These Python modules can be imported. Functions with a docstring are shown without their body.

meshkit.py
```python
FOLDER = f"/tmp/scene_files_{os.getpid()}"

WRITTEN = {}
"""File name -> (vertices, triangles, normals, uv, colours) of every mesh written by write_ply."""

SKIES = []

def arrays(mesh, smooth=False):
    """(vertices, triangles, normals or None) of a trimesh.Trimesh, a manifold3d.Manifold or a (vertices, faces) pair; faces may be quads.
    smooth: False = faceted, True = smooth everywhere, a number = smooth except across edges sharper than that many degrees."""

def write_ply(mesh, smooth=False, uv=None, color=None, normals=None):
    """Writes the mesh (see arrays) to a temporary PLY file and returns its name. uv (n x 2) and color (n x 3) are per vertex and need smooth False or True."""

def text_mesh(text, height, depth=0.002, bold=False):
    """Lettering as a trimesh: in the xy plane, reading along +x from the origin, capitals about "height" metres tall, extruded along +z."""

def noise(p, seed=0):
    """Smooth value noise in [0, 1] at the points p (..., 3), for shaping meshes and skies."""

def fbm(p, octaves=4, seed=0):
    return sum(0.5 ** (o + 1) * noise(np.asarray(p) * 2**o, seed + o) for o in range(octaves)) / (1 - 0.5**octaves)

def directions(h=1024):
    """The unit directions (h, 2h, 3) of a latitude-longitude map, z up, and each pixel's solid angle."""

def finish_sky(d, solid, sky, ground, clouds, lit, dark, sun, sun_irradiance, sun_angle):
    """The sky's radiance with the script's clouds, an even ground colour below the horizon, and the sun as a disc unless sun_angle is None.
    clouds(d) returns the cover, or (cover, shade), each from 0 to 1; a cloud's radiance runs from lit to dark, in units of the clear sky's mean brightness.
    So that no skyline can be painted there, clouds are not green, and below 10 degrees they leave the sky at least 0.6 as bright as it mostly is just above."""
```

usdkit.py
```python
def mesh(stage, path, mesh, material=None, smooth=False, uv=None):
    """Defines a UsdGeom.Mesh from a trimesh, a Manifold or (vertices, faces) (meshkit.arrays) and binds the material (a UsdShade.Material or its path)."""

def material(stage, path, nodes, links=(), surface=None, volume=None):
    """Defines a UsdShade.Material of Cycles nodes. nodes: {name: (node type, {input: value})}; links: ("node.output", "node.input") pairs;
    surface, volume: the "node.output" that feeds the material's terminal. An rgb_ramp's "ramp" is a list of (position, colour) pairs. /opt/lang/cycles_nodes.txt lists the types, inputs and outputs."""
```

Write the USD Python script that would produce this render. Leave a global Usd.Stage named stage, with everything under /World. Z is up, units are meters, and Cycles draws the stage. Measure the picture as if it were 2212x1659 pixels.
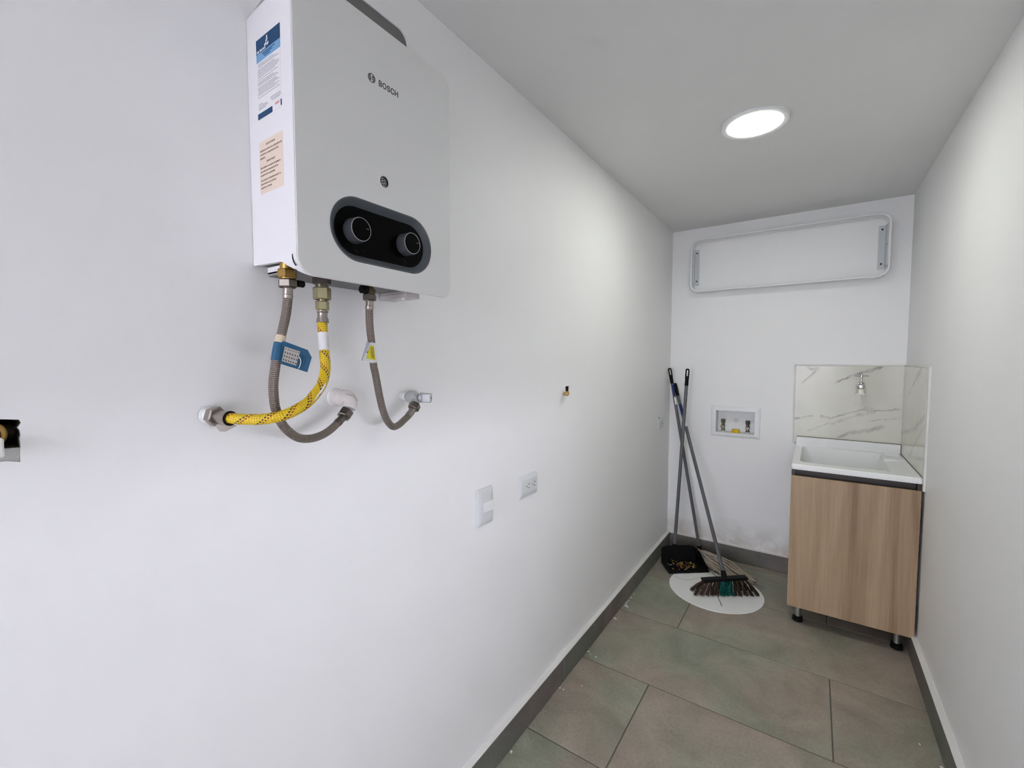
import math, random
import numpy as np
import trimesh
import manifold3d as m3
import usdkit, meshkit
from pxr import Usd, UsdGeom, UsdLux, UsdShade, Gf, Sdf

random.seed(7)
rng = np.random.default_rng(7)
stage = Usd.Stage.CreateInMemory()
UsdGeom.SetStageUpAxis(stage, UsdGeom.Tokens.z)
UsdGeom.SetStageMetersPerUnit(stage, 1.0)
stage.SetDefaultPrim(UsdGeom.Xform.Define(stage, '/World').GetPrim())
UsdGeom.Scope.Define(stage, '/World/Looks')

# ------------------------------------------------------------------ room size, camera, light
W, D, H = 1.317, 3.3606, 2.3335          # width (x), back wall (y), ceiling (z)
BH, BT = 0.1069, 0.0231                  # skirting height and thickness
YR = -2.60                               # wall behind the camera, with the open doorway

cam = UsdGeom.Camera.Define(stage, '/World/Camera')
yaw, pitch, roll, fpx = 0.602471, -0.0544456, 0.000767, 946.831
fw = np.array([-math.sin(yaw) * math.cos(pitch), math.cos(yaw) * math.cos(pitch), math.sin(pitch)])
rt = np.cross(fw, [0, 0, 1.0]); rt /= np.linalg.norm(rt)
up = np.cross(rt, fw)
rt, up = math.cos(roll) * rt + math.sin(roll) * up, -math.sin(roll) * rt + math.cos(roll) * up
M = Gf.Matrix4d(*rt, 0, *up, 0, *(-fw), 0, 0.87874, 0.0, 1.4, 1)
cam.AddTransformOp().Set(M)
cam.CreateHorizontalApertureAttr(36.0)
cam.CreateVerticalApertureAttr(27.0)
cam.CreateFocalLengthAttr(36.0 * fpx / 2212)
cam.CreateClippingRangeAttr((0.02, 200.0))
cam.CreateExposureAttr(0.0)

WIN = (0.30, 1.26, 0.98, 1.22)            # low wide window in the right wall, beside the camera (y, y, z, z)
sky = UsdLux.DomeLight.Define(stage, '/World/Sky')        # overcast daylight, comes in through the doorway behind the camera
sky.CreateIntensityAttr(3.65)
sky.CreateColorAttr(Gf.Vec3f(0.955, 0.952, 1.10))
LAMP = 67.0                                               # radiance of the ceiling lamp's diffuser
LAMP_COLOR = (0.972, 1.0, 0.922)


# ------------------------------------------------------------------ materials
def mat(name, nodes, links=(), surface='p.BSDF'):
    return usdkit.material(stage, '/World/Looks/' + name, nodes, links, surface=surface)


def plain(name, color, rough=0.5, metallic=0.0, **kw):
    kw.setdefault('specular_ior_level', 0.12 if name.startswith(('print', 'navy', 'sky_blue', 'paper', 'black', 'tag_g', 'label', 'bristle')) else 0.5)
    return mat(name, {'p': ('principled_bsdf', {'base_color': color, 'roughness': rough, 'metallic': metallic, **kw})})


def rough_paint(name, color, rough, scale, dist, var=0.0):
    n = {'g': ('geometry', {}), 'n': ('noise_texture', {'scale': scale, 'detail': 3.0}),
         'b': ('bump', {'strength': 0.5, 'distance': dist}),
         'v': ('noise_texture', {'scale': 3.0, 'detail': 4.0}),
         'r': ('rgb_ramp', {'ramp': [(0.3, tuple(c * (1 - var) for c in color)), (0.7, color)]}),
         'p': ('principled_bsdf', {'roughness': rough})}
    return mat(name, n, [('g.position', 'n.vector'), ('g.position', 'v.vector'), ('n.fac', 'b.height'), ('v.fac', 'r.fac'),
                         ('r.color', 'p.base_color'), ('b.normal', 'p.normal')])


wall_paint = rough_paint('wall_paint', (0.88, 0.88, 0.87), 0.55, 230.0, 0.00022, 0.02)
ceiling_paint = rough_paint('ceiling_paint', (0.78, 0.78, 0.77), 0.8, 160.0, 0.0003, 0.02)
# back wall: the same paint with damp brown stains low down, above the skirting
stained_paint = mat('stained_paint', {
    'g': ('geometry', {}), 's': ('separate_xyz', {}),
    'n': ('noise_texture', {'scale': 230.0, 'detail': 3.0}), 'b': ('bump', {'strength': 0.5, 'distance': 0.00025}),
    'm': ('noise_texture', {'scale': 9.0, 'detail': 5.0, 'roughness': 0.6}),
    'nr': ('map_range', {'from_min': 0.30, 'from_max': 0.62, 'to_min': 0.0, 'to_max': 1.0, 'clamp': True}),
    'zr': ('map_range', {'from_min': 0.30, 'from_max': 0.125, 'to_min': 0.0, 'to_max': 1.0, 'clamp': True}),
    'k': ('math', {'math_type': 'multiply'}), 'k2': ('math', {'math_type': 'multiply', 'value2': 0.75}),
    'c': ('mix', {'color1': (0.88, 0.88, 0.87), 'color2': (0.50, 0.44, 0.36)}),
    'p': ('principled_bsdf', {'roughness': 0.55})},
    [('g.position', 's.vector'), ('g.position', 'n.vector'), ('g.position', 'm.vector'), ('n.fac', 'b.height'), ('m.fac', 'nr.value'),
     ('s.z', 'zr.value'), ('nr.result', 'k.value1'), ('zr.result', 'k.value2'), ('k.value', 'k2.value1'), ('k2.value', 'c.fac'),
     ('c.color', 'p.base_color'), ('b.normal', 'p.normal')])


def stone(name, dark, light, rough):
    n = {'g': ('geometry', {}), 'o': ('object_info', {}), 'k': ('math', {'math_type': 'multiply', 'value2': 37.0}), 'cx': ('combine_xyz', {}),
         'a': ('vector_math', {'math_type': 'add'}),
         'n1': ('noise_texture', {'scale': 4.2, 'detail': 7.0, 'roughness': 0.62, 'distortion': 0.6}),
         'n2': ('noise_texture', {'scale': 90.0, 'detail': 3.0}),
         'n3': ('noise_texture', {'scale': 2.0, 'detail': 2.0}),
         'r': ('rgb_ramp', {'ramp': [(0.30, dark), (0.72, light)]}),
         'r3': ('rgb_ramp', {'ramp': [(0.38, (0.95, 1.0, 0.92)), (0.60, (1.12, 0.98, 0.95))]}),
         'h': ('mix', {'mix_type': 'multiply', 'fac': 1.0}),
         'r2': ('rgb_ramp', {'ramp': [(0.25, (0.84, 0.84, 0.84)), (0.6, (1, 1, 1))]}),
         'h2': ('mix', {'mix_type': 'multiply', 'fac': 1.0}),
         'b': ('bump', {'strength': 0.35, 'distance': 0.002}),
         'p': ('principled_bsdf', {'roughness': rough, 'specular_ior_level': 0.35})}
    return mat(name, n, [('o.random', 'k.value1'), ('k.value', 'cx.x'), ('k.value', 'cx.y'), ('g.position', 'a.vector1'), ('cx.vector', 'a.vector2'),
                         ('a.vector', 'n1.vector'), ('a.vector', 'n2.vector'), ('a.vector', 'n3.vector'), ('n1.fac', 'r.fac'), ('n3.fac', 'r3.fac'),
                         ('r.color', 'h.color1'), ('r3.color', 'h.color2'), ('n2.fac', 'r2.fac'), ('h.color', 'h2.color1'), ('r2.color', 'h2.color2'),
                         ('h2.color', 'p.base_color'), ('n1.fac', 'b.height'), ('b.normal', 'p.normal')])


floor_stone = stone('floor_stone', (0.240, 0.234, 0.192), (0.392, 0.374, 0.318), 0.55)
skirting_stone = stone('skirting_stone', (0.120, 0.119, 0.113), (0.200, 0.193, 0.182), 0.5)
grout = plain('grout', (0.115, 0.113, 0.098), 0.9)
filler_white = rough_paint('filler_white', (0.80, 0.79, 0.76), 0.8, 60.0, 0.002, 0.12)
white_enamel = plain('white_enamel', (0.83, 0.825, 0.835), 0.32)
panel_grey = plain('panel_grey', (0.68, 0.685, 0.66), 0.34)
white_plastic = plain('white_plastic', (0.80, 0.81, 0.81), 0.35)
grey_plastic = plain('grey_plastic', (0.66, 0.68, 0.68), 0.4)
white_metal = plain('white_metal', (0.78, 0.79, 0.79), 0.35)
frosted_grey = plain('frosted_grey', (0.58, 0.61, 0.63), 0.45)
ceramic = plain('ceramic', (0.85, 0.86, 0.85), 0.18)
black_plastic = plain('black_plastic', (0.006, 0.006, 0.0065), 0.5)
black_gloss = plain('black_gloss', (0.0015, 0.0015, 0.002), 0.2, specular_ior_level=0.05)
bezel_grey = plain('bezel_grey', (0.070, 0.080, 0.090), 0.4)
knob_side = plain('knob_side', (0.062, 0.066, 0.074), 0.35)
knob_ring = plain('knob_ring', (0.32, 0.33, 0.34), 0.3)
hood_grey = plain('hood_grey', (0.15, 0.15, 0.14), 0.6)
hole_dark = plain('hole_dark', (0.02, 0.018, 0.015), 0.9)
plaster = rough_paint('plaster', (0.55, 0.545, 0.52), 0.95, 70.0, 0.004, 0.15)
print_dark = plain('print_dark', (0.09, 0.09, 0.095), 0.5)
print_grey = plain('print_grey', (0.33, 0.33, 0.37), 0.6)
print_brown = plain('print_brown', (0.16, 0.10, 0.07), 0.6)
print_red = plain('print_red', (0.72, 0.35, 0.33), 0.6)
print_mark = plain('print_mark', (0.03, 0.032, 0.035), 0.5)
paper_white = plain('paper_white', (0.80, 0.79, 0.80), 0.55)
paper_beige = plain('paper_beige', (0.80, 0.67, 0.56), 0.6)
tape_beige = plain('tape_beige', (0.66, 0.55, 0.40), 0.6)
navy = plain('navy', (0.010, 0.060, 0.155), 0.4)
sky_blue = plain('sky_blue', (0.18, 0.37, 0.60), 0.45)
tag_blue = plain('tag_blue', (0.016, 0.105, 0.215), 0.22)
tag_yellow = plain('tag_yellow', (0.74, 0.66, 0.02), 0.35)
tag_grey = plain('tag_grey', (0.40, 0.42, 0.47), 0.4)
label_blue = plain('label_blue', (0.02, 0.035, 0.16), 0.4)
nickel = plain('nickel', (0.40, 0.36, 0.33), 0.3, 1.0)
dark_nickel = plain('dark_nickel', (0.175, 0.155, 0.138), 0.32, 1.0)
yellow_zinc = plain('yellow_zinc', (0.47, 0.43, 0.26), 0.3, 1.0)
brass = plain('brass', (0.42, 0.27, 0.085), 0.33, 1.0)
dark_brass = plain('dark_brass', (0.16, 0.12, 0.07), 0.4, 1.0)
old_brass = plain('old_brass', (0.20, 0.19, 0.12), 0.45, 1.0)
chrome = plain('chrome', (0.62, 0.62, 0.63), 0.16, 1.0)
satin_metal = plain('satin_metal', (0.50, 0.51, 0.52), 0.4, 1.0)
cast_grey = plain('cast_grey', (0.50, 0.51, 0.52), 0.5, 0.4)
steel = plain('steel', (0.52, 0.53, 0.53), 0.32, 1.0)
handle_grey = plain('handle_grey', (0.095, 0.100, 0.106), 0.38, specular_ior_level=0.5)
teflon = rough_paint('teflon', (0.80, 0.755, 0.73), 0.6, 90.0, 0.0015, 0.22)
teflon_white = plain('teflon_white', (0.84, 0.84, 0.84), 0.5)
cap_yellow = plain('cap_yellow', (0.72, 0.49, 0.015), 0.4)
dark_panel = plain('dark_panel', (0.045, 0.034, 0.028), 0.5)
mop_cotton = mat('mop_cotton', {'g': ('geometry', {}), 'r': ('rgb_ramp', {'ramp': [(0.0, (0.42, 0.36, 0.29)), (0.22, (0.80, 0.74, 0.63)), (1.0, (0.93, 0.89, 0.80))]}), 'p': ('principled_bsdf', {'roughness': 0.95, 'specular_ior_level': 0.1})},
                 [('g.random_per_island', 'r.fac'), ('r.color', 'p.base_color')])
bristle_brown = plain('bristle_brown', (0.060, 0.036, 0.025), 0.6)
bristle_dark = plain('bristle_dark', (0.038, 0.029, 0.020), 0.6)
bristle_teal = plain('bristle_teal', (0.005, 0.085, 0.065), 0.55)
leaf_brown = plain('leaf_brown', (0.26, 0.15, 0.035), 0.7)
leaf_red = plain('leaf_red', (0.075, 0.022, 0.014), 0.7)
twig_dark = plain('twig_dark', (0.02, 0.018, 0.016), 0.8)
lid_white = rough_paint('lid_white', (0.93, 0.93, 0.895), 0.5, 25.0, 0.0006, 0.06)
lid_edge = plain('lid_edge', (0.10, 0.10, 0.095), 0.7)
lamp_glow = mat('lamp_glow', {'e': ('emission', {'color': LAMP_COLOR, 'strength': LAMP})}, surface='e.emission')
outdoor = plain('outdoor', (0.42, 0.42, 0.41), 0.9)
pane_glass = mat('pane_glass', {'t': ('transparent_bsdf', {}), 'g': ('glossy_bsdf', {'roughness': 0.0, 'color': (1, 1, 1)}), 'f': ('fresnel', {'IOR': 1.45}), 'm': ('mix_closure', {})},
                 [('f.fac', 'm.fac'), ('t.BSDF', 'm.closure1'), ('g.BSDF', 'm.closure2')], 'm.closure')
raw_brick = rough_paint('raw_brick', (0.055, 0.045, 0.035), 0.95, 80.0, 0.004, 0.4)
plum = plain('plum', (0.36, 0.33, 0.36), 0.5)

wood = mat('oak_laminate', {
    'g': ('geometry', {}), 'm': ('mapping', {'scale': (1.0, 1.0, 0.055)}),
    'n1': ('noise_texture', {'scale': 10.0, 'detail': 6.0, 'roughness': 0.55, 'distortion': 0.5}),
    'm2': ('mapping', {'scale': (1.0, 1.0, 0.018)}), 'n2': ('noise_texture', {'scale': 210.0, 'detail': 3.0}),
    'r': ('rgb_ramp', {'ramp': [(0.30, (0.240, 0.148, 0.078)), (0.47, (0.372, 0.255, 0.148)), (0.66, (0.450, 0.325, 0.200))]}),
    'r2': ('rgb_ramp', {'ramp': [(0.32, (0.84, 0.83, 0.82)), (0.58, (1, 1, 1))]}),
    'h': ('mix', {'mix_type': 'multiply', 'fac': 1.0}), 'p': ('principled_bsdf', {'roughness': 0.5})},
    [('g.position', 'm.vector'), ('m.vector', 'n1.vector'), ('g.position', 'm2.vector'), ('m2.vector', 'n2.vector'), ('n1.fac', 'r.fac'), ('n2.fac', 'r2.fac'),
     ('r.color', 'h.color1'), ('r2.color', 'h.color2'), ('h.color', 'p.base_color')])


def marble():
    """White marble print: each vein is (slope, height at s=0, half width, from s, to s, strength) along s = x - y + D (runs on round the corner)."""
    n = {'g': ('geometry', {}), 's': ('separate_xyz', {}), 'sx': ('math', {'math_type': 'subtract'}), 'sd': ('math', {'math_type': 'add', 'value2': D}),
         'w': ('noise_texture', {'scale': 34.0, 'detail': 5.0, 'roughness': 0.6}), 'wo': ('math', {'math_type': 'subtract', 'value2': 0.5}),
         'wk': ('math', {'math_type': 'multiply', 'value2': 0.034}), 'z': ('math', {'math_type': 'add'}),
         'f': ('noise_texture', {'scale': 30.0, 'detail': 4.0}), 'fr': ('map_range', {'from_min': 0.35, 'from_max': 0.6, 'to_min': 0.25, 'to_max': 1.0, 'clamp': True}),
         'cl': ('noise_texture', {'scale': 5.0, 'detail': 4.0}), 'clr': ('rgb_ramp', {'ramp': [(0.4, (0.66, 0.65, 0.565)), (0.65, (0.71, 0.70, 0.62))]}),
         'zero': ('value', {'value': 0.0}), 'c': ('mix', {'color2': (0.24, 0.225, 0.22)}), 'p': ('principled_bsdf', {'roughness': 0.14, 'specular_ior_level': 0.22})}
    l = [('g.position', 's.vector'), ('s.x', 'sx.value1'), ('s.y', 'sx.value2'), ('sx.value', 'sd.value1'), ('g.position', 'w.vector'), ('w.fac', 'wo.value1'),
         ('wo.value', 'wk.value1'), ('wk.value', 'z.value1'), ('s.z', 'z.value2'), ('g.position', 'f.vector'), ('f.fac', 'fr.value'),
         ('g.position', 'cl.vector'), ('cl.fac', 'clr.fac')]
    last = 'zero.value'
    runs = [(1.000, 1.264, 1.080, 1.305, 0.006, 1.0), (1.080, 1.305, 1.140, 1.332, 0.007, 1.0), (1.130, 1.326, 1.225, 1.364, 0.009, 0.9), (0.855, 1.353, 0.915, 1.345, 0.010, 0.9),
            (0.868, 1.300, 0.915, 1.350, 0.009, 0.9), (0.828, 1.255, 0.872, 1.304, 0.006, 0.9), (0.790, 1.024, 0.895, 1.050, 0.006, 0.75), (0.930, 1.050, 0.985, 1.040, 0.007, 0.9),
            (0.980, 1.040, 1.062, 1.076, 0.004, 0.95), (1.058, 1.075, 1.150, 1.110, 0.004, 0.9), (1.140, 1.103, 1.190, 1.100, 0.014, 0.7), (1.175, 1.098, 1.310, 1.116, 0.004, 0.8),
            (0.985, 1.004, 1.110, 1.066, 0.008, 0.45), (1.100, 1.064, 1.180, 1.092, 0.010, 0.45), (0.860, 0.948, 0.980, 1.012, 0.005, 0.45), (1.020, 0.920, 1.082, 0.962, 0.010, 0.6),
            (1.078, 0.960, 1.155, 0.975, 0.012, 0.55), (1.148, 0.973, 1.240, 1.012, 0.012, 0.6), (1.170, 1.039, 1.310, 1.067, 0.004, 0.45),
            (1.690, 1.315, 1.800, 1.356, 0.020, 0.75), (1.500, 1.224, 1.706, 1.321, 0.008, 0.8), (1.316, 1.200, 1.390, 1.362, 0.018, 0.5), (1.328, 0.984, 1.670, 1.045, 0.012, 0.45),
            (1.660, 1.042, 1.950, 1.146, 0.014, 0.5), (1.590, 0.892, 1.715, 0.972, 0.008, 0.4), (1.705, 0.966, 1.940, 1.100, 0.008, 0.45)]
    veins = [((z1 - z0) / (s1 - s0), z0 - (z1 - z0) / (s1 - s0) * s0, hw, s0, s1, st) for s0, z0, s1, z1, hw, st in runs]
    for i, (k, b, hw, s0, s1, st) in enumerate(veins):
        n[f'a{i}'] = ('math', {'math_type': 'multiply_add', 'value2': -k, 'value3': -b})
        n[f'b{i}'] = ('math', {'math_type': 'add'})
        n[f'c{i}'] = ('math', {'math_type': 'absolute'})
        n[f'd{i}'] = ('map_range', {'from_min': 0.0, 'from_max': hw * 1.6, 'to_min': st, 'to_max': 0.0, 'clamp': True})
        n[f'e{i}'] = ('map_range', {'from_min': s0 - 0.008, 'from_max': s0 + 0.012, 'to_min': 0.0, 'to_max': 1.0, 'clamp': True})
        n[f'f{i}'] = ('map_range', {'from_min': s1 - 0.012, 'from_max': s1 + 0.008, 'to_min': 1.0, 'to_max': 0.0, 'clamp': True})
        n[f'g{i}'] = ('math', {'math_type': 'multiply'})
        n[f'h{i}'] = ('math', {'math_type': 'multiply'})
        n[f'i{i}'] = ('math', {'math_type': 'maximum'})
        l += [('sd.value', f'a{i}.value1'), (f'a{i}.value', f'b{i}.value1'), ('z.value', f'b{i}.value2'), (f'b{i}.value', f'c{i}.value1'), (f'c{i}.value', f'd{i}.value'),
              ('sd.value', f'e{i}.value'), ('sd.value', f'f{i}.value'), (f'd{i}.result', f'g{i}.value1'), (f'e{i}.result', f'g{i}.value2'),
              (f'g{i}.value', f'h{i}.value1'), (f'f{i}.result', f'h{i}.value2'), (f'h{i}.value', f'i{i}.value1'), (last, f'i{i}.value2')]
        last = f'i{i}.value'
    n['kk'] = ('math', {'math_type': 'multiply'})
    l += [(last, 'kk.value1'), ('fr.result', 'kk.value2'), ('kk.value', 'c.fac'), ('clr.color', 'c.color1'), ('c.color', 'p.base_color')]
    return mat('marble_print', n, l)


marble_print = marble()


def braid(name, around, pitch, ramp, metallic, rough, tracers=False):
    """Woven sleeve. uv.x runs once round the hose, uv.y is the length in metres; two crossing sets of strands make the weave."""
    n = {'uv': ('uvmap', {'attribute': 'st'}), 's': ('separate_xyz', {}), 'u': ('math', {'math_type': 'multiply', 'value2': 2 * math.pi * around}),
         'v': ('math', {'math_type': 'multiply', 'value2': 2 * math.pi / pitch}), 'p1': ('math', {'math_type': 'add'}), 'p2': ('math', {'math_type': 'subtract'}),
         's1': ('math', {'math_type': 'sine'}), 's2': ('math', {'math_type': 'sine'}), 'w': ('math', {'math_type': 'multiply'}),
         'mr': ('map_range', {'from_min': -1.0, 'from_max': 1.0, 'to_min': 0.0, 'to_max': 1.0, 'clamp': True}),
         'r': ('rgb_ramp', {'ramp': ramp}), 'b': ('bump', {'strength': 0.7, 'distance': 0.0012}),
         'p': ('principled_bsdf', {'metallic': metallic, 'roughness': rough})}
    l = [('uv.UV', 's.vector'), ('s.x', 'u.value1'), ('s.y', 'v.value1'), ('u.value', 'p1.value1'), ('v.value', 'p1.value2'), ('u.value', 'p2.value1'), ('v.value', 'p2.value2'),
         ('p1.value', 's1.value1'), ('p2.value', 's2.value1'), ('s1.value', 'w.value1'), ('s2.value', 'w.value2'), ('w.value', 'mr.value'), ('mr.result', 'r.fac'),
         ('mr.result', 'b.height'), ('b.normal', 'p.normal')]
    col = 'r.color'
    if tracers:
        n.update({'t': ('math', {'math_type': 'multiply', 'value2': 2.0}), 'tv': ('math', {'math_type': 'multiply_add', 'value2': 1 / 0.036}), 'tf': ('math', {'math_type': 'fraction'}),
                  'o': ('math', {'math_type': 'multiply', 'value2': 10.0}), 'ov': ('math', {'math_type': 'multiply_add', 'value2': -1 / 0.011}), 'of': ('math', {'math_type': 'fraction'}),
                  'ol': ('math', {'math_type': 'less_than', 'value2': 0.55}),
                  'k1': ('math', {'math_type': 'less_than', 'value2': 0.13}), 'k2': ('math', {'math_type': 'compare', 'value2': 0.26, 'value3': 0.06}),
                  'q1': ('math', {'math_type': 'multiply'}), 'q2': ('math', {'math_type': 'multiply'}),
                  'c1': ('mix', {'color2': (0.035, 0.03, 0.02)}), 'c2': ('mix', {'color2': (0.28, 0.035, 0.01)})})
        l += [('s.x', 't.value1'), ('s.y', 'tv.value1'), ('t.value', 'tv.value3'), ('tv.value', 'tf.value1'), ('s.x', 'o.value1'), ('s.y', 'ov.value1'), ('o.value', 'ov.value3'),
              ('ov.value', 'of.value1'), ('of.value', 'ol.value1'), ('tf.value', 'k1.value1'), ('tf.value', 'k2.value1'), ('k1.value', 'q1.value1'), ('ol.value', 'q1.value2'),
              ('k2.value', 'q2.value1'), ('ol.value', 'q2.value2'), (col, 'c1.color1'), ('q1.value', 'c1.fac'), ('c1.color', 'c2.color1'), ('q2.value', 'c2.fac')]
        col = 'c2.color'
    l.append((col, 'p.base_color'))
    return mat(name, n, l)


braid_steel = braid('braid_steel', 12, 0.0065, [(0.15, (0.055, 0.046, 0.040)), (0.65, (0.335, 0.285, 0.255))], 0.85, 0.42)
braid_yellow = braid('braid_yellow', 9, 0.0085, [(0.1, (0.50, 0.32, 0.005)), (0.55, (0.80, 0.56, 0.012))], 0.0, 0.42, True)


# ------------------------------------------------------------------ scene-graph helpers
count = {}


def fresh(parent, name):
    k = (parent, name); i = count.get(k, 0); count[k] = i + 1
    return f'{parent}/{name}' if i == 0 else f'{parent}/{name}_{i:03d}'


def keys(prim, **kw):
    for k, v in kw.items():
        if v:
            prim.SetCustomDataByKey(k, v)


ORIGIN = {}


def thing(name, label, category, at=(0, 0, 0), group=None, kind=None):
    x = UsdGeom.Xform.Define(stage, fresh('/World', name))
    x.AddTranslateOp().Set(Gf.Vec3d(*map(float, at)))
    ORIGIN[str(x.GetPath())] = np.asarray(at, float)
    keys(x.GetPrim(), label=label, category=category, group=group, kind=kind)
    return str(x.GetPath())


def setting(name, at=(0, 0, 0), label=None):
    x = UsdGeom.Xform.Define(stage, fresh('/World', name))
    x.AddTranslateOp().Set(Gf.Vec3d(*map(float, at)))
    ORIGIN[str(x.GetPath())] = np.asarray(at, float)
    keys(x.GetPrim(), kind='structure', label=label)
    return str(x.GetPath())


def part(parent, name, mesh, material, smooth=30, label=None, kind=None, uv=None):
    """mesh in world coordinates; parent is a thing's path, or a part's path for a sub-part."""
    path = fresh(parent, name)
    root = '/'.join(parent.split('/')[:3])
    o = ORIGIN[root]
    v, f = va(mesh)
    ms = usdkit.mesh(stage, path, trimesh.Trimesh(v - o, f, process=False), material, smooth=smooth, uv=uv)
    keys(ms.GetPrim(), label=label, kind=kind)
    return path


def single(name, mesh, material, label=None, category=None, kind=None, smooth=30):
    path = fresh('/World', name)
    v, f = va(mesh)
    ms = usdkit.mesh(stage, path, trimesh.Trimesh(v, f, process=False), material, smooth=smooth)
    keys(ms.GetPrim(), label=label, category=category, kind=kind)
    return path


# ------------------------------------------------------------------ shape helpers
def va(m):
    if hasattr(m, 'to_mesh'):
        q = m.to_mesh(); return np.array(q.vert_properties[:, :3], float), np.array(q.tri_verts, int)
    if isinstance(m, tuple):
        v, f = np.asarray(m[0], float), np.asarray(m[1], int)
        return (v, np.vstack([f[:, [0, 1, 2]], f[:, [0, 2, 3]]])) if f.shape[1] == 4 else (v, f)
    return np.array(m.vertices, float), np.array(m.faces, int)


def join(*ms):
    vs, fs, n = [], [], 0
    for m in ms:
        v, f = va(m); vs.append(v); fs.append(f + n); n += len(v)
    return np.vstack(vs), np.vstack(fs)


def frame(o, u, v, n):
    T = np.eye(4); T[:3, 0], T[:3, 1], T[:3, 2], T[:3, 3] = u, v, n, o
    return T


LEFT = lambda x=0.0: frame((x, 0, 0), (0, 1, 0), (0, 0, 1), (1, 0, 0))      # (u, v) = (y, z), out of the left wall
BACK = lambda y=D: frame((0, y, 0), (1, 0, 0), (0, 0, 1), (0, -1, 0))       # (u, v) = (x, z), out of the back wall / towards the camera
UP = lambda z=0.0: frame((0, 0, z), (1, 0, 0), (0, 1, 0), (0, 0, 1))


def tf(mesh, T):
    v, f = va(mesh); return v @ T[:3, :3].T + T[:3, 3], f


def box(a, b, c=0.0):
    """Axis-aligned box from corner a to corner b, edges chamfered by c."""
    a, b = np.minimum(a, b).astype(float), np.maximum(a, b).astype(float)
    if c <= 0:
        return m3.Manifold.cube(tuple(b - a)).translate(tuple(a))
    pts = []
    for s in np.ndindex(2, 2, 2):
        corner = np.where(np.array(s) == 1, b, a); d = np.where(np.array(s) == 1, -1, 1) * c
        for k in range(3):
            q = corner + d; q[k] = corner[k]; pts.append(q)
    return m3.Manifold.hull_points(np.array(pts))


def prism(poly, h, T, bevel=0.0):
    """Polygon (or list of loops) in the frame's plane pulled out by h; bevel insets the far face."""
    loops = poly if np.ndim(poly[0][0]) else [poly]
    cs = m3.CrossSection([np.asarray(q, float) for q in loops], m3.FillRule.EvenOdd)
    if bevel > 0:
        a = cs.extrude(h - bevel)
        lay = [np.c_[np.asarray(q), np.full(len(q), h - bevel)] for q in cs.to_polygons()] + [np.c_[np.asarray(q), np.full(len(q), h)] for q in cs.offset(-bevel, m3.JoinType.Round).to_polygons()]
        m = m3.Manifold.hull_points(np.vstack(lay + [np.c_[np.asarray(q), np.zeros(len(q))] for q in cs.to_polygons()]))
    else:
        m = cs.extrude(h)
    return tf(m, T)


def man(mesh):
    v, f = va(mesh)
    return m3.Manifold(m3.Mesh(vert_properties=np.asarray(v, np.float32), tri_verts=np.asarray(f, np.uint32)))


def rrect(x0, y0, x1, y1, r, n=8):
    rs = r if np.ndim(r) else (r,) * 4          # bottom-left, bottom-right, top-right, top-left
    out = []
    for (cx, cy, a0), q in zip(((x0, y0, 180), (x1, y0, 270), (x1, y1, 0), (x0, y1, 90)), rs):
        sx = 1 if cx == x0 else -1; sy = 1 if cy == y0 else -1
        for t in np.linspace(0, 90, n):
            an = math.radians(a0 + t); out.append((cx + sx * q + q * math.cos(an), cy + sy * q + q * math.sin(an)))
    return out


def circle(cx, cy, r, n=32):
    return [(cx + r * math.cos(t), cy + r * math.sin(t)) for t in np.linspace(0, 2 * math.pi, n, endpoint=False)]


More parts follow.
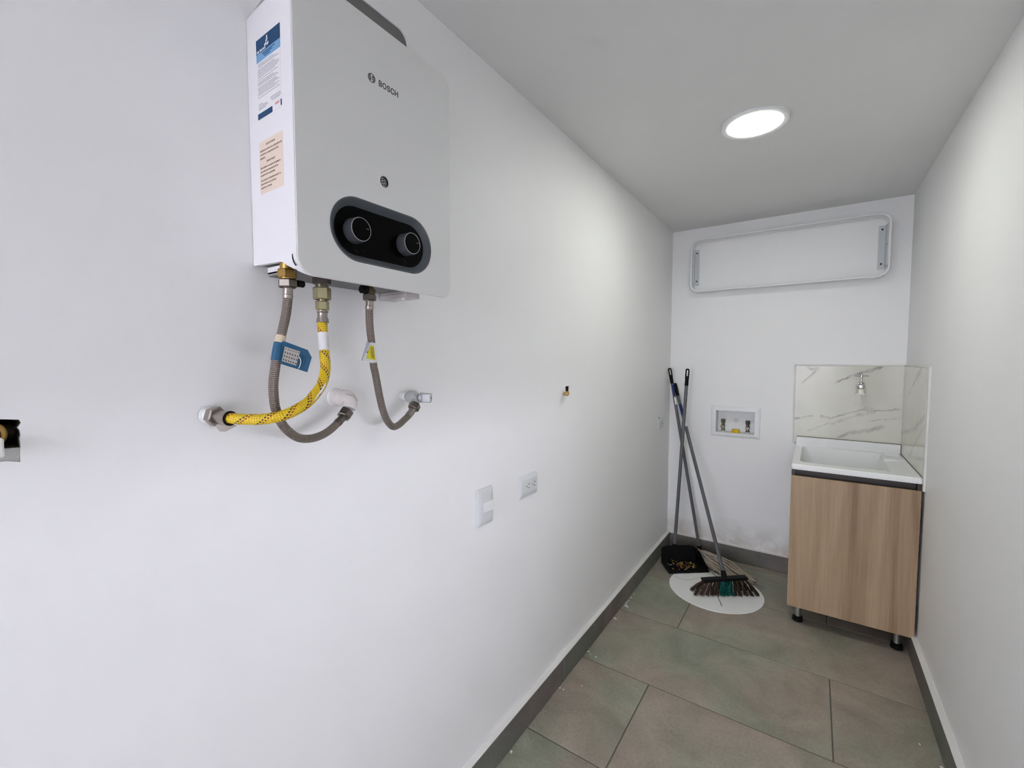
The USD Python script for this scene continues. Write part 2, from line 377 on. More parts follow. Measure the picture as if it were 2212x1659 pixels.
def basis(d):
    d = np.asarray(d, float); d = d / np.linalg.norm(d)
    a = np.cross(d, (0, 0, 1.0) if abs(d[2]) < 0.9 else (1.0, 0, 0)); a /= np.linalg.norm(a)
    return a, np.cross(d, a), d


def lathe(prof, o, d, n=32, spin=0.0):
    """Profile of (radius, height) along direction d from o, closed where the radius is 0."""
    a, b, d = basis(d); o = np.asarray(o, float)
    t = np.arange(n) * 2 * math.pi / n + spin
    ring = np.cos(t)[:, None] * a + np.sin(t)[:, None] * b
    v = np.vstack([o + h * d + max(r, 1e-5) * ring for r, h in prof]); f = []
    for i in range(len(prof) - 1):
        for j in range(n):
            k = (j + 1) % n; f.append((i * n + j, i * n + k, (i + 1) * n + k, (i + 1) * n + j))
    q = np.array(f); tri = np.vstack([q[:, [0, 1, 2]], q[:, [0, 2, 3]]])
    return v, tri


def rod(p, q, r, n=20, r2=None, c=0.0):
    p, q = np.asarray(p, float), np.asarray(q, float); L = np.linalg.norm(q - p); r2 = r if r2 is None else r2
    prof = [(0, 0), (r - c, 0), (r, c), (r2, L - c), (r2 - c, L), (0, L)] if c else [(0, 0), (r, 0), (r2, L), (0, L)]
    return lathe(prof, p, q - p, n)


def hexnut(p, q, r, spin=0.3):
    p, q = np.asarray(p, float), np.asarray(q, float); L = np.linalg.norm(q - p); c = min(0.12 * r, 0.2 * L)
    return lathe([(0, 0), (r * 0.88, 0), (r, c), (r, L - c), (r * 0.88, L), (0, L)], p, q - p, 6, spin)


def spline(pts, n):
    """Catmull-Rom through the points, evenly spaced."""
    p = np.asarray(pts, float); p = np.vstack([2 * p[0] - p[1], p, 2 * p[-1] - p[-2]]); out = []
    for i in range(1, len(p) - 2):
        for t in np.linspace(0, 1, 12, endpoint=False):
            a, b, c, d = p[i - 1:i + 3]
            out.append(0.5 * (2 * b + (c - a) * t + (2 * a - 5 * b + 4 * c - d) * t * t + (3 * b - a - 3 * c + d) * t ** 3))
    out.append(p[-2]); out = np.array(out)
    s = np.r_[0, np.cumsum(np.linalg.norm(np.diff(out, axis=0), axis=1))]
    return np.stack([np.interp(np.linspace(0, s[-1], n), s, out[:, k]) for k in range(3)], 1)


def sweep(path, r, sides=16, cap=True, uv=False):
    """Round tube along a polyline; with uv also returns (turn, metres) per vertex and repeats the seam."""
    p = np.asarray(path, float); t = np.gradient(p, axis=0); t /= np.linalg.norm(t, axis=1, keepdims=True)
    a = basis(t[0])[0]; rings = []
    k = sides + 1 if uv else sides
    ang = np.linspace(0, 2 * math.pi, sides + 1)[:k]
    rr = np.broadcast_to(r, (len(p),))
    for i in range(len(p)):
        a = a - t[i] * (a @ t[i]); a /= np.linalg.norm(a); b = np.cross(t[i], a)
        rings.append(p[i] + rr[i] * (np.cos(ang)[:, None] * a + np.sin(ang)[:, None] * b))
    v = np.vstack(rings); f = []
    for i in range(len(p) - 1):
        for j in range(sides):
            j2 = j + 1 if uv else (j + 1) % sides
            f.append((i * k + j, i * k + j2, (i + 1) * k + j2, (i + 1) * k + j))
    q = np.array(f); f = np.vstack([q[:, [0, 1, 2]], q[:, [0, 2, 3]]])
    if cap and not uv:
        n = len(v); v = np.vstack([v, p[:1], p[-1:]]); e = (len(p) - 1) * k
        f = np.vstack([f, [(n, (j + 1) % sides, j) for j in range(sides)], [(n + 1, e + j, e + (j + 1) % sides) for j in range(sides)]])
    if uv:
        s = np.r_[0, np.cumsum(np.linalg.norm(np.diff(p, axis=0), axis=1))]
        return (v, f), np.stack([np.tile(ang / (2 * math.pi), len(p)), np.repeat(s, k)], 1)
    return v, f


def sheet(loop, normal, th=0.0004):
    """Flat card given by its outline in space, given thickness towards normal."""
    p = np.asarray(loop, float); o = p[0]; n = np.asarray(normal, float); n = n / np.linalg.norm(n)
    u = p[1] - p[0]; u = u - n * (u @ n); u /= np.linalg.norm(u); v = np.cross(n, u)
    return prism([((q - o) @ u, (q - o) @ v) for q in p], th, frame(o, u, v, n))


def words(text, height, T, width=None, bold=False, depth=0.0003, align='left'):
    m = meshkit.text_mesh(text, height, depth, bold); v, f = va(m)
    if width:
        v = v.copy(); v[:, 0] *= width / (v[:, 0].max() - v[:, 0].min())
    if align == 'centre':
        v[:, 0] -= (v[:, 0].max() + v[:, 0].min()) / 2
    return tf((v, f), T)


def tracked(text, height, T, width, gap, depth=0.0004):
    """Bold capitals set one by one with clear gaps."""
    ms, x = [], 0.0
    for ch in text:
        v, f = va(meshkit.text_mesh(ch, height, depth, True)); v = v.copy(); v[:, 0] += x - v[:, 0].min(); x = v[:, 0].max() + gap; ms.append((v, f))
    v, f = join(*ms); v[:, 0] *= width / (x - gap)
    return tf((v, f), T)


def at(T, u, v, n=0.0):
    """The frame T moved to (u, v) in its plane and n out of it."""
    R = T.copy(); R[:3, 3] = T[:3, 3] + u * T[:3, 0] + v * T[:3, 1] + n * T[:3, 2]; return R


# ================================================================== the room
# left wall with two rough holes for pipe stubs
POLY_A = [(0.030, 1.3235), (0.0905, 1.3218), (0.1075, 1.3195), (0.1092, 1.3150), (0.1056, 1.3085), (0.1076, 1.3040), (0.1079, 1.2985), (0.1068, 1.2940),
                (0.1072, 1.2812), (0.080, 1.2820), (0.030, 1.2790)][::-1]
hole_a = prism(POLY_A, 0.07, LEFT(-0.0699))
ledge_a = prism([(0.03, 1.285), (0.1068, 1.285), (0.1062, 1.2622), (0.0940, 1.2655), (0.03, 1.2690)][::-1], 0.006, LEFT(-0.0055))
POLY_B = [(1.6842, 1.287), (1.7214, 1.2876), (1.7180, 1.2452), (1.7000, 1.2440), (1.6880, 1.262), (1.6855, 1.275)][::-1]
hole_b = prism(POLY_B, 0.06, LEFT(-0.0599))
wl = box((-0.12, YR, 0), (0, D + 0.12, H)) - man(hole_a) - man(ledge_a) - man(hole_b)
wall_l = setting('wall_left')
part(wall_l, 'plaster_wall', wl, wall_paint, smooth=False)


def lining(poly, h, x):
    cs = m3.CrossSection([np.asarray(poly, float)], m3.FillRule.NonZero)
    ins = cs.offset(-0.0012, m3.JoinType.Miter)
    return tf((cs - ins).extrude(h) + cs.extrude(0.0015), LEFT(x))


part(wall_l, 'hole_lining', lining(POLY_A, 0.062, -0.0697), raw_brick, smooth=False, label='dark raw sides of the hole at the left edge')
part(wall_l, 'hole_lining', lining(POLY_B, 0.055, -0.0597), raw_brick, smooth=False, label='dark raw sides of the small hole')
part(wall_l, 'bare_patch', tf(m3.CrossSection([np.array([(0.03, 1.2805), (0.030, 1.2692), (0.0940, 1.2657), (0.1060, 1.2625), (0.1066, 1.2810)])]).extrude(0.0012), LEFT(-0.0054)), plaster, smooth=False, label='grey unpainted patch under the hole')
# back wall with the pocket of the washing machine box
wb = box((0, D, 0), (W, D + 0.12, H)) - box((0.3165, D - 0.01, 0.890), (0.5655, D + 0.083, 1.052))
single('wall_back', wb, stained_paint, kind='structure', smooth=False)
single('wall_right', box((W, YR, 0), (W + 0.12, D + 0.12, H)) - box((W - 0.01, WIN[0], WIN[2]), (W + 0.13, WIN[1], WIN[3])), wall_paint, kind='structure', smooth=False)
rear = box((-0.12, YR - 0.12, 0), (W + 0.12, YR, H)) - box((0.16, YR - 0.2, -0.01), (1.16, YR + 0.1, 2.08))
single('wall_rear', rear, wall_paint, kind='structure', smooth=False)
single('ceiling', box((-0.12, YR - 0.12, H), (W + 0.12, D + 0.12, H + 0.12)), ceiling_paint, kind='structure', smooth=False)
tr = setting('trim_1', (0.16, YR, 0))
part(tr, 'jamb', box((0.16, YR - 0.121, 0), (0.175, YR + 0.008, 2.08)), white_enamel)
part(tr, 'jamb', box((1.145, YR - 0.121, 0), (1.16, YR + 0.008, 2.08)), white_enamel)
part(tr, 'head', box((0.16, YR - 0.121, 2.065), (1.16, YR + 0.008, 2.08)), white_enamel)
wn = setting('window_1', (W, WIN[0], WIN[2]))
part(wn, 'window_frame', box((W + 0.03, WIN[0], WIN[2]), (W + 0.07, WIN[1], WIN[3])) - box((W, WIN[0] + 0.022, WIN[2] + 0.022), (W + 0.1, WIN[1] - 0.022, WIN[3] - 0.022)), white_enamel)
part(wn, 'pane', (np.array([(W + 0.05, y, z) for y, z in ((WIN[0] + 0.02, WIN[2] + 0.02), (WIN[1] - 0.02, WIN[2] + 0.02), (WIN[1] - 0.02, WIN[3] - 0.02), (WIN[0] + 0.02, WIN[3] - 0.02))]), np.array([(0, 1, 2), (0, 2, 3)])), pane_glass, smooth=False)
single('ground', box((-6, -14, -0.25), (12, 12, -0.125)), outdoor, kind='structure', smooth=False)

# floor: large stone tiles in running bond on a grout bed
fl = setting('floor')
part(fl, 'grout_bed', box((-0.12, YR - 0.12, -0.12), (W + 0.12, D + 0.12, -0.0022)), grout, smooth=False)
TP, TL = 0.4845, 1.29
rows = [1.3525 + TP * k for k in range(-6, 5)]
for i, y0 in enumerate(rows):
    y1 = min(y0 + TP, D); y0 = max(y0, YR)
    if y1 - y0 < 0.02:
        continue
    j0 = 0.334 if i % 2 == 0 else 0.979
    js = sorted(x for x in (j0 - 2 * TL, j0 - TL, j0, j0 + TL) if 0.03 < x < W - 0.03)
    for a, b in zip([0.0] + js, js + [W]):
        gx0 = 0.0022 if a > 0 else 0.0; gx1 = 0.0022 if b < W else 0.0
        part(fl, 'tile', box((a + gx0, y0 + 0.0022, -0.012), (b - gx1, y1 - 0.0022, random.uniform(-0.0003, 0.0003)), 0.0011), floor_stone, smooth=False)
splash = []
for (x, y, r) in [(0.03, 2.40, 0.007), (0.033, 2.43, 0.006), (0.037, 2.37, 0.011), (0.05, 2.362, 0.007), (0.03, 2.22, 0.007), (0.04, 2.215, 0.006), (0.034, 2.47, 0.006), (0.033, 2.52, 0.005),
                  (0.03, 1.885, 0.006), (0.045, 1.872, 0.003), (0.075, 1.868, 0.005), (0.028, 1.60, 0.004), (0.045, 1.60, 0.0035), (0.10, 1.665, 0.003), (0.031, 1.23, 0.006),
                  (1.285, 2.02, 0.006), (1.283, 1.93, 0.006), (1.24, 2.10, 0.004)]:
    n = 9; rad = r * rng.uniform(0.6, 1.25, n); t = np.arange(n) * 2 * math.pi / n
    splash.append(prism(np.stack([x + rad * np.cos(t) * 0.8, y + rad * np.sin(t) * 1.2], 1), 0.0018, UP(0.0003)))
part(fl, 'plaster_splash', join(*splash), filler_white, kind='stuff', label='specks of white plaster dropped along the skirting')


# skirting: dark stone tiles with a whitened top edge
def skirting(name, run, joints, flip):
    """run: (p, q, inward normal); joints: distances along the run."""
    p, q, nn = [np.asarray(x, float) for x in run]; L = np.linalg.norm(q - p); u = (q - p) / L
    s = setting(name, (p[0], p[1], 0))
    js = [0] + joints + [L]
    for a, b in zip(js[:-1], js[1:]):
        c0 = p + u * (a + 0.0012) + nn * 0.001; c1 = p + u * (b - 0.0012) + nn * BT
        part(s, 'tile', box((c0[0], c0[1], 0.0015), (c1[0], c1[1], BH - 0.0012), 0.001), skirting_stone, smooth=False)
    # white filler on the top edge, slightly uneven where it meets the wall
    n = int(L / 0.03); t = np.linspace(0, L, n)
    w = BT - 0.0004 + 0 * t; zz = BH + 0.0012 + 0.0035 * meshkit.noise(np.stack([t * 18, t * 0, t * 0 + len(name)], 1))
    prof = lambda i: [p + u * t[i] + nn * w[i] + np.array([0, 0, BH - 0.0018]), p + u * t[i] + nn * (w[i] - 0.001) + np.array([0, 0, BH + 0.0004]),
                      p + u * t[i] + nn * 0.004 + np.array([0, 0, BH + 0.0006]), p + u * t[i] + nn * 0.0004 + np.array([0, 0, zz[i]]), p + u * t[i] + np.array([0, 0, BH - 0.0018])]
    v = np.vstack([prof(i) for i in range(n)]); f = []
    for i in range(n - 1):
        for j in range(5):
            k = (j + 1) % 5; f.append((i * 5 + j, i * 5 + k, (i + 1) * 5 + k, (i + 1) * 5 + j) if flip else (i * 5 + j, (i + 1) * 5 + j, (i + 1) * 5 + k, i * 5 + k))
    part(s, 'top_edge', (v, np.array(f)), filler_white, smooth=False, label='white filler along the top of the skirting')


skirting('baseboard_left', ((0, YR, 0), (0, D, 0), (1, 0, 0)), [0.341 - YR, 1.631 - YR, 2.921 - YR], False)
skirting('baseboard_right', ((W, YR, 0), (W, D, 0), (-1, 0, 0)), [0.02 - YR, 1.31 - YR], True)
skirting('baseboard_back', ((BT, D, 0), (W - BT, D, 0), (0, -1, 0)), [], True)

# ================================================================== ceiling lamp
lc = np.array([0.6565, 2.008, H])
t = thing('ceiling_light', 'round flush white ceiling light, lit, above the middle of the room', 'ceiling light', lc)
part(t, 'rim', lathe([(0.1185, 0.0), (0.1190, 0.006), (0.1180, 0.0085), (0.1165, 0.0088), (0.108, 0.0084), (0.0995, 0.0074), (0.0985, 0.0)], lc, (0, 0, -1), 64), white_plastic, label='white plastic rim')
part(t, 'diffuser', lathe([(0.0990, 0.0035), (0.0990, 0.0054), (0.0965, 0.0064), (0.085, 0.0082), (0.05, 0.0100), (0.0, 0.0105)], lc, (0, 0, -1), 64), lamp_glow, label='glowing white diffuser')

# ================================================================== gas water heater on the left wall
HY0, HY1, HX = 0.415, 0.797, 0.1505
wh = thing('water_heater', 'white wall-mounted gas water heater with a black oval control panel and two knobs', 'water heater', (0, 0.606, 1.547))
outer = man(prism(rrect(HY0, 1.547, HY1, 2.0605, (0.032, 0.028, 0.028, 0.03)), HX - 0.003, LEFT(0.0008)))
side = man(prism([(0.0, 1.5772), (0.093, 1.5742), (0.1015, 1.5725), (0.1105, 1.5668), (0.127, 1.5585), (0.138, 1.5520), (0.150, 1.545), (0.2, 1.53), (0.2, 2.08), (0.13, 2.0605), (0.058, 2.033), (0.0, 2.0217)], 0.5, BACK(0.85)))
shell = (outer ^ side) - box((0.012, HY0 + 0.008, 1.50), (0.132, HY1 - 0.008, 1.62))
shell = shell - man(prism(rrect(0.4785, 1.5887, 0.7315, 1.7093, 0.0602, 16), 0.03, LEFT(0.135)))
shell = shell - man(prism(circle(0.6022, 1.7605, 0.0118), 0.03, LEFT(0.139)))
part(wh, 'casing', shell, white_enamel, label='white sheet-metal casing')
stadium = lambda m: rrect(0.4785 + m, 1.5887 + m, 0.7315 - m, 1.7093 - m, 0.0602 - m, 16)
fp = man(prism(rrect(HY0 + 0.001, 1.5478, HY1 - 0.001, 2.0600, (0.032, 0.028, 0.028, 0.03)), 0.0032, LEFT(HX - 0.0032), 0.0009))
fp = fp - man(prism(stadium(0.0), 0.02, LEFT(HX - 0.01))) - man(prism(circle(0.6022, 1.7605, 0.0118), 0.02, LEFT(HX - 0.01)))
part(wh, 'front_panel', fp, panel_grey, label='pale grey front panel')


def ring_loft(loops):
    n = len(loops[0]); v = np.vstack(loops); f = []
    for i in range(len(loops) - 1):
        for j in range(n):
            k = (j + 1) % n; f.append((i * n + j, i * n + k, (i + 1) * n + k, (i + 1) * n + j))
    return v, np.array(f)


lay = lambda m, x: np.array([(x, y, z) for y, z in stadium(m)])
bez = part(wh, 'control_bezel', ring_loft([lay(0.0, HX - 0.003), lay(-0.0006, HX + 0.0004), lay(0.0022, HX + 0.0008), lay(0.0045, HX - 0.001), lay(0.0125, HX - 0.0085), lay(0.0142, HX - 0.0105)]), bezel_grey, label='dark grey sloping oval bezel')
face = part(wh, 'control_face', prism(stadium(0.0135), 0.002, LEFT(HX - 0.0125)), black_gloss, label='black oval control face')
for (ky, kz) in ((0.535, 1.6475), (0.6635, 1.6488)):
    o = np.array([HX - 0.0105, ky, kz])
    kb = part(wh, 'knob', lathe([(0, 0), (0.0240, 0), (0.0238, 0.004), (0.0226, 0.0225), (0.0222, 0.0236), (0.0212, 0.0240)], o, (1, 0, 0), 48), knob_side, label='round black control knob')
    part(kb, 'knob_ring', lathe([(0.0222, 0.0234), (0.0220, 0.0243), (0.0210, 0.0244), (0.0209, 0.0234)], o, (1, 0, 0), 48), knob_ring)
    part(kb, 'knob_face', lathe([(0.0211, 0.0238), (0.0, 0.0238)], o, (1, 0, 0), 48), black_gloss)
    part(kb, 'pointer', box((HX + 0.0132, ky + 0.0115, kz + 0.0034), (HX + 0.0137, ky + 0.0180, kz + 0.0041)), knob_ring)
fi = [words('°C', 0.0052, at(LEFT(HX - 0.0105), 0.5365, 1.6075), depth=0.0003), words('+', 0.005, at(LEFT(HX - 0.0105), 0.556, 1.613), depth=0.0003)]
fi.append(sweep([(HX - 0.0102, 0.660 + a, 1.6115 + b) for a, b in ((0, 0.0), (0.002, 0.003), (0.005, 0.003), (0.007, 0.0), (0.0075, -0.003))], 0.0004, 5))
fi.append(sweep([(HX - 0.0102, 0.664, 1.6145), (HX - 0.0102, 0.664, 1.618)], 0.0004, 5))
for a in np.linspace(150, 240, 7):
    fi.append(box((HX - 0.0106, 0.535 + 0.029 * math.cos(math.radians(a)) - 0.0005, 1.6475 + 0.029 * math.sin(math.radians(a)) - 0.0005), (HX - 0.0103, 0.535 + 0.029 * math.cos(math.radians(a)) + 0.0005, 1.6475 + 0.029 * math.sin(math.radians(a)) + 0.0005)))
part(face, 'dial_markings', join(*fi), print_mark, smooth=False, kind='stuff')
# flame window with its pierced cover
wo = np.array([HX, 0.6022, 1.7605])
vw = part(wh, 'flame_window', lathe([(0, -0.004), (0.0092, -0.004), (0.0096, -0.0015), (0.0112, 0.0004), (0.0118, 0.0), (0.0118, -0.006)], wo, (1, 0, 0), 32), knob_ring, label='small round flame window')
part(vw, 'window_rim', lathe([(0.0112, 0.0002), (0.0118, 0.0008), (0.0124, 0.0002)], wo, (1, 0, 0), 32), white_plastic)
dots = [rod(wo + np.array([-0.0039, 0.0058 * math.cos(a), 0.0058 * math.sin(a)]), wo + np.array([-0.0034, 0.0058 * math.cos(a), 0.0058 * math.sin(a)]), 0.0013, 10) for a in np.arange(6) * math.pi / 3 + 0.3]
dots.append(rod(wo + np.array([-0.0039, 0, 0]), wo + np.array([-0.0034, 0, 0]), 0.0013, 10))
dots.append(lathe([(0.0090, -0.0038), (0.0094, -0.0012), (0.0100, -0.0008)], wo, (1, 0, 0), 32))
part(vw, 'pierced_holes', join(*dots), black_plastic)
# brand lettering and emblem
part(wh, 'brand_lettering', tracked('BOSCH', 0.0108, at(LEFT(HX), 0.5918, 1.9436), 0.0488, 0.0017), print_dark, smooth=False, label='dark grey BOSCH lettering')
ec = (0.5748, 1.9492)
ring = prism([circle(*ec, 0.0086, 40), circle(*ec, 0.0074, 40)], 0.0004, LEFT(HX))
arm = []
for sgn in (-1, 1):
    outl = [(ec[0] + sgn * (0.0030 + 0.0000), ec[1] + z) for z in (-0.0062, 0.0062)]
    arc = [(ec[0] + sgn * 0.0068 * math.cos(a), ec[1] + 0.0068 * math.sin(a)) for a in np.linspace(-1.05, 1.05, 12)]
    inn = [(ec[0] + sgn * 0.0052 * math.cos(a), ec[1] + 0.0052 * math.sin(a)) for a in np.linspace(0.85, -0.85, 10)]
    arm.append(prism([arc + inn], 0.0004, LEFT(HX)))
    arm.append(prism(rrect(ec[0] + sgn * 0.0030 - 0.0006, ec[1] - 0.0058, ec[0] + sgn * 0.0030 + 0.0006, ec[1] + 0.0058, 0.0002, 2), 0.0004, LEFT(HX)))
arm.append(prism(rrect(ec[0] - 0.003, ec[1] + 0.0012, ec[0] + 0.003, ec[1] + 0.0021, 0.0002, 2), 0.0004, LEFT(HX)))
arm.append(prism(rrect(ec[0] - 0.003, ec[1] - 0.0021, ec[0] + 0.003, ec[1] - 0.0012, 0.0002, 2), 0.0004, LEFT(HX)))
part(wh, 'brand_emblem', join(ring, *arm), print_dark, smooth=False, label='round dark grey emblem beside the lettering')
# draught hood on top, set back against the wall
hx = 0.050
hood = man(prism(rrect(0.442, 2.0, 0.7655, 2.183, (0.004, 0.004, 0.030, 0.030)), hx - 0.0008, LEFT(0.0008)))
hood = hood - man(prism(rrect(0.446, 1.99, 0.7600, 2.1790, (0.004, 0.004, 0.027, 0.027)), 0.03, LEFT(hx - 0.004)))
hood = hood - box((-0.01, 0.4, 1.9), (0.2, 0.85, 2.0262))
hd = part(wh, 'draught_hood', hood, white_enamel, label='white draught hood set back on top')
part(hd, 'hood_opening', prism(rrect(0.4462, 2.0262, 0.7598, 2.1788, (0.004, 0.004, 0.027, 0.027)), 0.0015, LEFT(hx - 0.0038)), hood_grey)
# stickers on the near side
SF = BACK(HY0)
s1 = part(wh, 'service_sticker', prism(rrect(0.0341, 1.8338, 0.1152, 1.9712, 0.0006, 3), 0.0002, SF), paper_white, smooth=False, label='white service sticker with a navy and light blue head')
part(s1, 'sticker_head', prism(rrect(0.0341, 1.9465, 0.1152, 1.9714, 0.0003, 2), 0.0003, SF), navy, smooth=False)
part(s1, 'sticker_band', prism(rrect(0.0341, 1.9318, 0.1152, 1.9465, 0.0003, 2), 0.0003, SF), sky_blue, smooth=False)
q = [prism(rrect(0.0341, 1.8338, 0.0845, 1.8438, 0.0002, 2), 0.0003, SF), prism(rrect(0.1118, 1.8362, 0.1152, 1.8462, 0.0002, 2), 0.0003, SF)]
[part(s1, 'sticker_foot', m_, navy, smooth=False) for m_ in q]
lg = [prism([(a + c * w, b + d * h) if not k else (a + c * w * 0.8 - d * h * 0.5, b + d * h * 0.8 + c * w * 0.5) for c, d in ((-1, -1), (1, -1), (1, 1), (-1, 1))], 0.0005, SF)
      for a, b, w, h, k in ((0.0720, 1.9655, 0.0018, 0.0022, 0), (0.0712, 1.9605, 0.0036, 0.0020, 1), (0.0668, 1.9545, 0.0036, 0.0022, 1), (0.0742, 1.9535, 0.0034, 0.0022, 1))]
lg.append(words('My Service', 0.0044, at(SF, 0.0365, 1.9478), 0.030, True, 0.0005))
part(s1, 'sticker_logo', join(*lg), paper_white, smooth=False)
tl = []
for r_ in range(3):
    tl.append(prism(rrect(0.054 + 0.004 * r_, 1.9425 - 0.0032 * r_, 0.098 - 0.008 * r_, 1.9437 - 0.0032 * r_, 0.0001, 2), 0.0005, SF))
part(s1, 'band_text', join(*tl), navy, smooth=False)
tl = []; z = 1.928; rr2 = np.random.default_rng(3)
while z > 1.869:
    x = 0.0375 if z < 1.92 else 0.040
    xe = rr2.uniform(0.088, 0.112)
    while x < xe:
        w = rr2.uniform(0.0022, 0.0075); tl.append(prism([(x, z), (min(x + w, xe), z), (min(x + w, xe), z + 0.0009), (x, z + 0.0009)], 0.0004, SF)); x += w + 0.0009
    z -= 0.0026 if rr2.random() < 0.7 else 0.0042
for zz_, a, b in ((1.8592, 0.078, 0.112), (1.8562, 0.080, 0.1135), (1.8535, 0.083, 0.110), (1.8585, 0.038, 0.052), (1.8555, 0.038, 0.066), (1.8525, 0.038, 0.070), (1.8500, 0.038, 0.063)):
    tl.append(prism([(a, zz_), (b, zz_), (b, zz_ + 0.001), (a, zz_ + 0.001)], 0.0004, SF))
part(s1, 'body_text', join(*tl), print_grey, smooth=False, kind='stuff')
part(s1, 'red_print', prism(rrect(0.0935, 1.8425, 0.1075, 1.8462, 0.0002, 2), 0.0004, SF), print_red, smooth=False)
s2 = part(wh, 'warning_sticker', prism(rrect(0.0354, 1.7015, 0.1150, 1.7935, 0.0006, 3), 0.0002, SF), paper_beige, smooth=False, label='cream warning sticker printed with small brown text')
tx = []
for txt, z, cen in (('ADVERTENCIA', 1.7838, 1), ('Instálese provisto de un dispositivo de', 1.7755, 0), ('control de la contaminación de la', 1.7690, 0), ('atmósfera', 1.7625, 0), ('IMPORTANTE', 1.7540, 1),
                    ('Este artefacto no puede conectarse a', 1.7455, 0), ('un conducto de evacuación de los', 1.7390, 0), ('productos de la combustión', 1.7325, 0),
                    ("Este artefacto 'instantáneamente' no", 1.7235, 0), ('debe utilizarse por periodos', 1.7170, 0), ('superiores a 20 min.', 1.7105, 0)):
    tx.append(words(txt, 0.0032, at(SF, 0.0745 if cen else 0.0375, z), None if cen else 0.0019 * len(txt), depth=0.0004, align='centre' if cen else 'left'))
part(wh + '/warning_sticker', 'warning_text', join(*tx), print_brown, smooth=False)
part(wh, 'side_slot', sweep([(0.1362, HY0 - 0.0001, 1.5815), (0.1368, HY0 - 0.0001, 1.574), (0.1400, HY0 - 0.0001, 1.567), (0.1465, HY0 - 0.0001, 1.5610)], 0.0010, 8), black_plastic, label='thin black curved slot in the side')
# what shows underneath
bp = man(prism([(0.012, 0.437), (0.105, 0.437), (0.108, 0.49), (0.118, 0.53), (0.118, 0.66), (0.10, 0.70), (0.012, 0.70)], 0.0016, UP(1.5590)))
part(wh, 'base_plate', bp, plain('plate_grey', (0.16, 0.16, 0.16), 0.5), label='grey sheet-metal base plate')
part(wh, 'corner_bracket', join(box((0.030, 0.426, 1.5605), (0.078, 0.452, 1.5625)), box((0.030, 0.426, 1.5605), (0.078, 0.428, 1.572)), rod((0.055, 0.4255, 1.5665), (0.055, 0.4285, 1.5665), 0.003, 10)), white_metal, label='small white corner bracket')
hot, gas, cold = np.array([0.085, 0.4333, 0]), np.array([0.085, 0.5006, 0]), np.array([0.085, 0.6120, 0])
Z = lambda z: np.array([0, 0, z])
part(wh, 'water_outlet', join(hexnut(hot + Z(1.5640), hot + Z(1.5480), 0.0168, 0.2), rod(hot + Z(1.600), hot + Z(1.5466), 0.0125), rod(hot + Z(1.5485), hot + Z(1.5464), 0.0142)), brass, label='brass hexagonal water outlet')
part(wh, 'gas_inlet', join(hexnut(gas + Z(1.5610), gas + Z(1.5462), 0.0168, 0.5), rod(gas + Z(1.600), gas + Z(1.5390), 0.0120)), dark_nickel, label='dull grey hexagonal gas inlet')
part(wh, 'water_inlet', join(rod(cold + Z(1.600), cold + Z(1.5500), 0.0085), rod(cold + Z(1.5525), cold + Z(1.5430), 0.0125, c=0.001), rod(cold + Z(1.5440), cold + Z(1.5405), 0.0115)), dark_brass, label='dark brass water inlet')
part(wh, 'drain_screw', join(rod((0.088, 0.588, 1.549), (0.088, 0.604, 1.549), 0.0085, c=0.001), rod((0.0965, 0.594, 1.549), (0.099, 0.594, 1.549), 0.003, 10)), black_plastic, label='black drain screw beside the water inlet')
part(wh, 'drain_screw', rod((0.088, 0.448, 1.541), (0.088, 0.462, 1.541), 0.0062, c=0.001), black_plastic, label='black drain screw beside the water outlet')
bb = part(wh, 'battery_case', join(box((0.006, 0.705, 1.5560), (0.098, 0.743, 1.600), 0.001), box((0.004, 0.704, 1.5448), (0.100, 0.744, 1.5556), 0.0012)), plain('case_white', (0.62, 0.58, 0.58), 0.5), label='small off-white battery case hanging below')
part(bb, 'case_latch', box((0.066, 0.7015, 1.5390), (0.086, 0.712, 1.5452), 0.001), white_plastic)


# ================================================================== hoses
def ferrule(a, b, r, sh=1.0):
    a, b = np.asarray(a, float), np.asarray(b, float); L = np.linalg.norm(b - a)
    return lathe([(0, 0), (r * 1.08, 0), (r * 1.08, 0.06 * L), (r * 0.97, 0.1 * L), (r * 0.97, 0.66 * L), (r * 1.05, 0.70 * L), (r * 1.05, 0.80 * L), (r * 1.0, 0.84 * L), (r * 1.0, L), (0, L)], a, b - a, 24)


def hose(root, pts, r, material, n=150):
    p = spline(pts, n); m, uv = sweep(p, r, 24, uv=True)
    return part(root, 'braided_hose', m, material, smooth=True, uv=uv), p


def sleeve(p, i0, i1, r, sides=24):
    return sweep(p[i0:i1 + 1], r, sides)


# hot water hose: from the outlet, looping down to the taped elbow
h1 = thing('water_hose', 'long braided steel hose with a blue tag, looping from the heater to the white elbow', 'hose', (0.085, 0.4333, 1.546))
hp = [(0.0850, 0.4326, 1.5150), (0.0850, 0.4321, 1.5069), (0.0850, 0.4287, 1.4837), (0.0860, 0.4234, 1.4640), (0.0870, 0.4177, 1.4442), (0.0880, 0.4106, 1.4191), (0.0890, 0.4051, 1.3908),
      (0.0890, 0.4008, 1.3626), (0.0880, 0.4007, 1.3412), (0.0860, 0.4032, 1.3197), (0.0850, 0.4076, 1.3048), (0.0830, 0.4153, 1.2865), (0.0800, 0.4296, 1.2682), (0.0750, 0.4503, 1.2528),
      (0.0700, 0.4754, 1.2462), (0.0650, 0.5021, 1.2475), (0.0600, 0.5265, 1.2550), (0.0570, 0.5473, 1.2673), (0.0550, 0.5606, 1.2765)]
_, P1 = hose(h1, hp, 0.0080, braid_steel)
part(h1, 'nut', join(hexnut(hot + Z(1.5462), hot + Z(1.5310), 0.0166, 0.9), rod(hot + Z(1.5465), hot + Z(1.531), 0.0120)), dark_nickel, label='upper hexagonal nut')
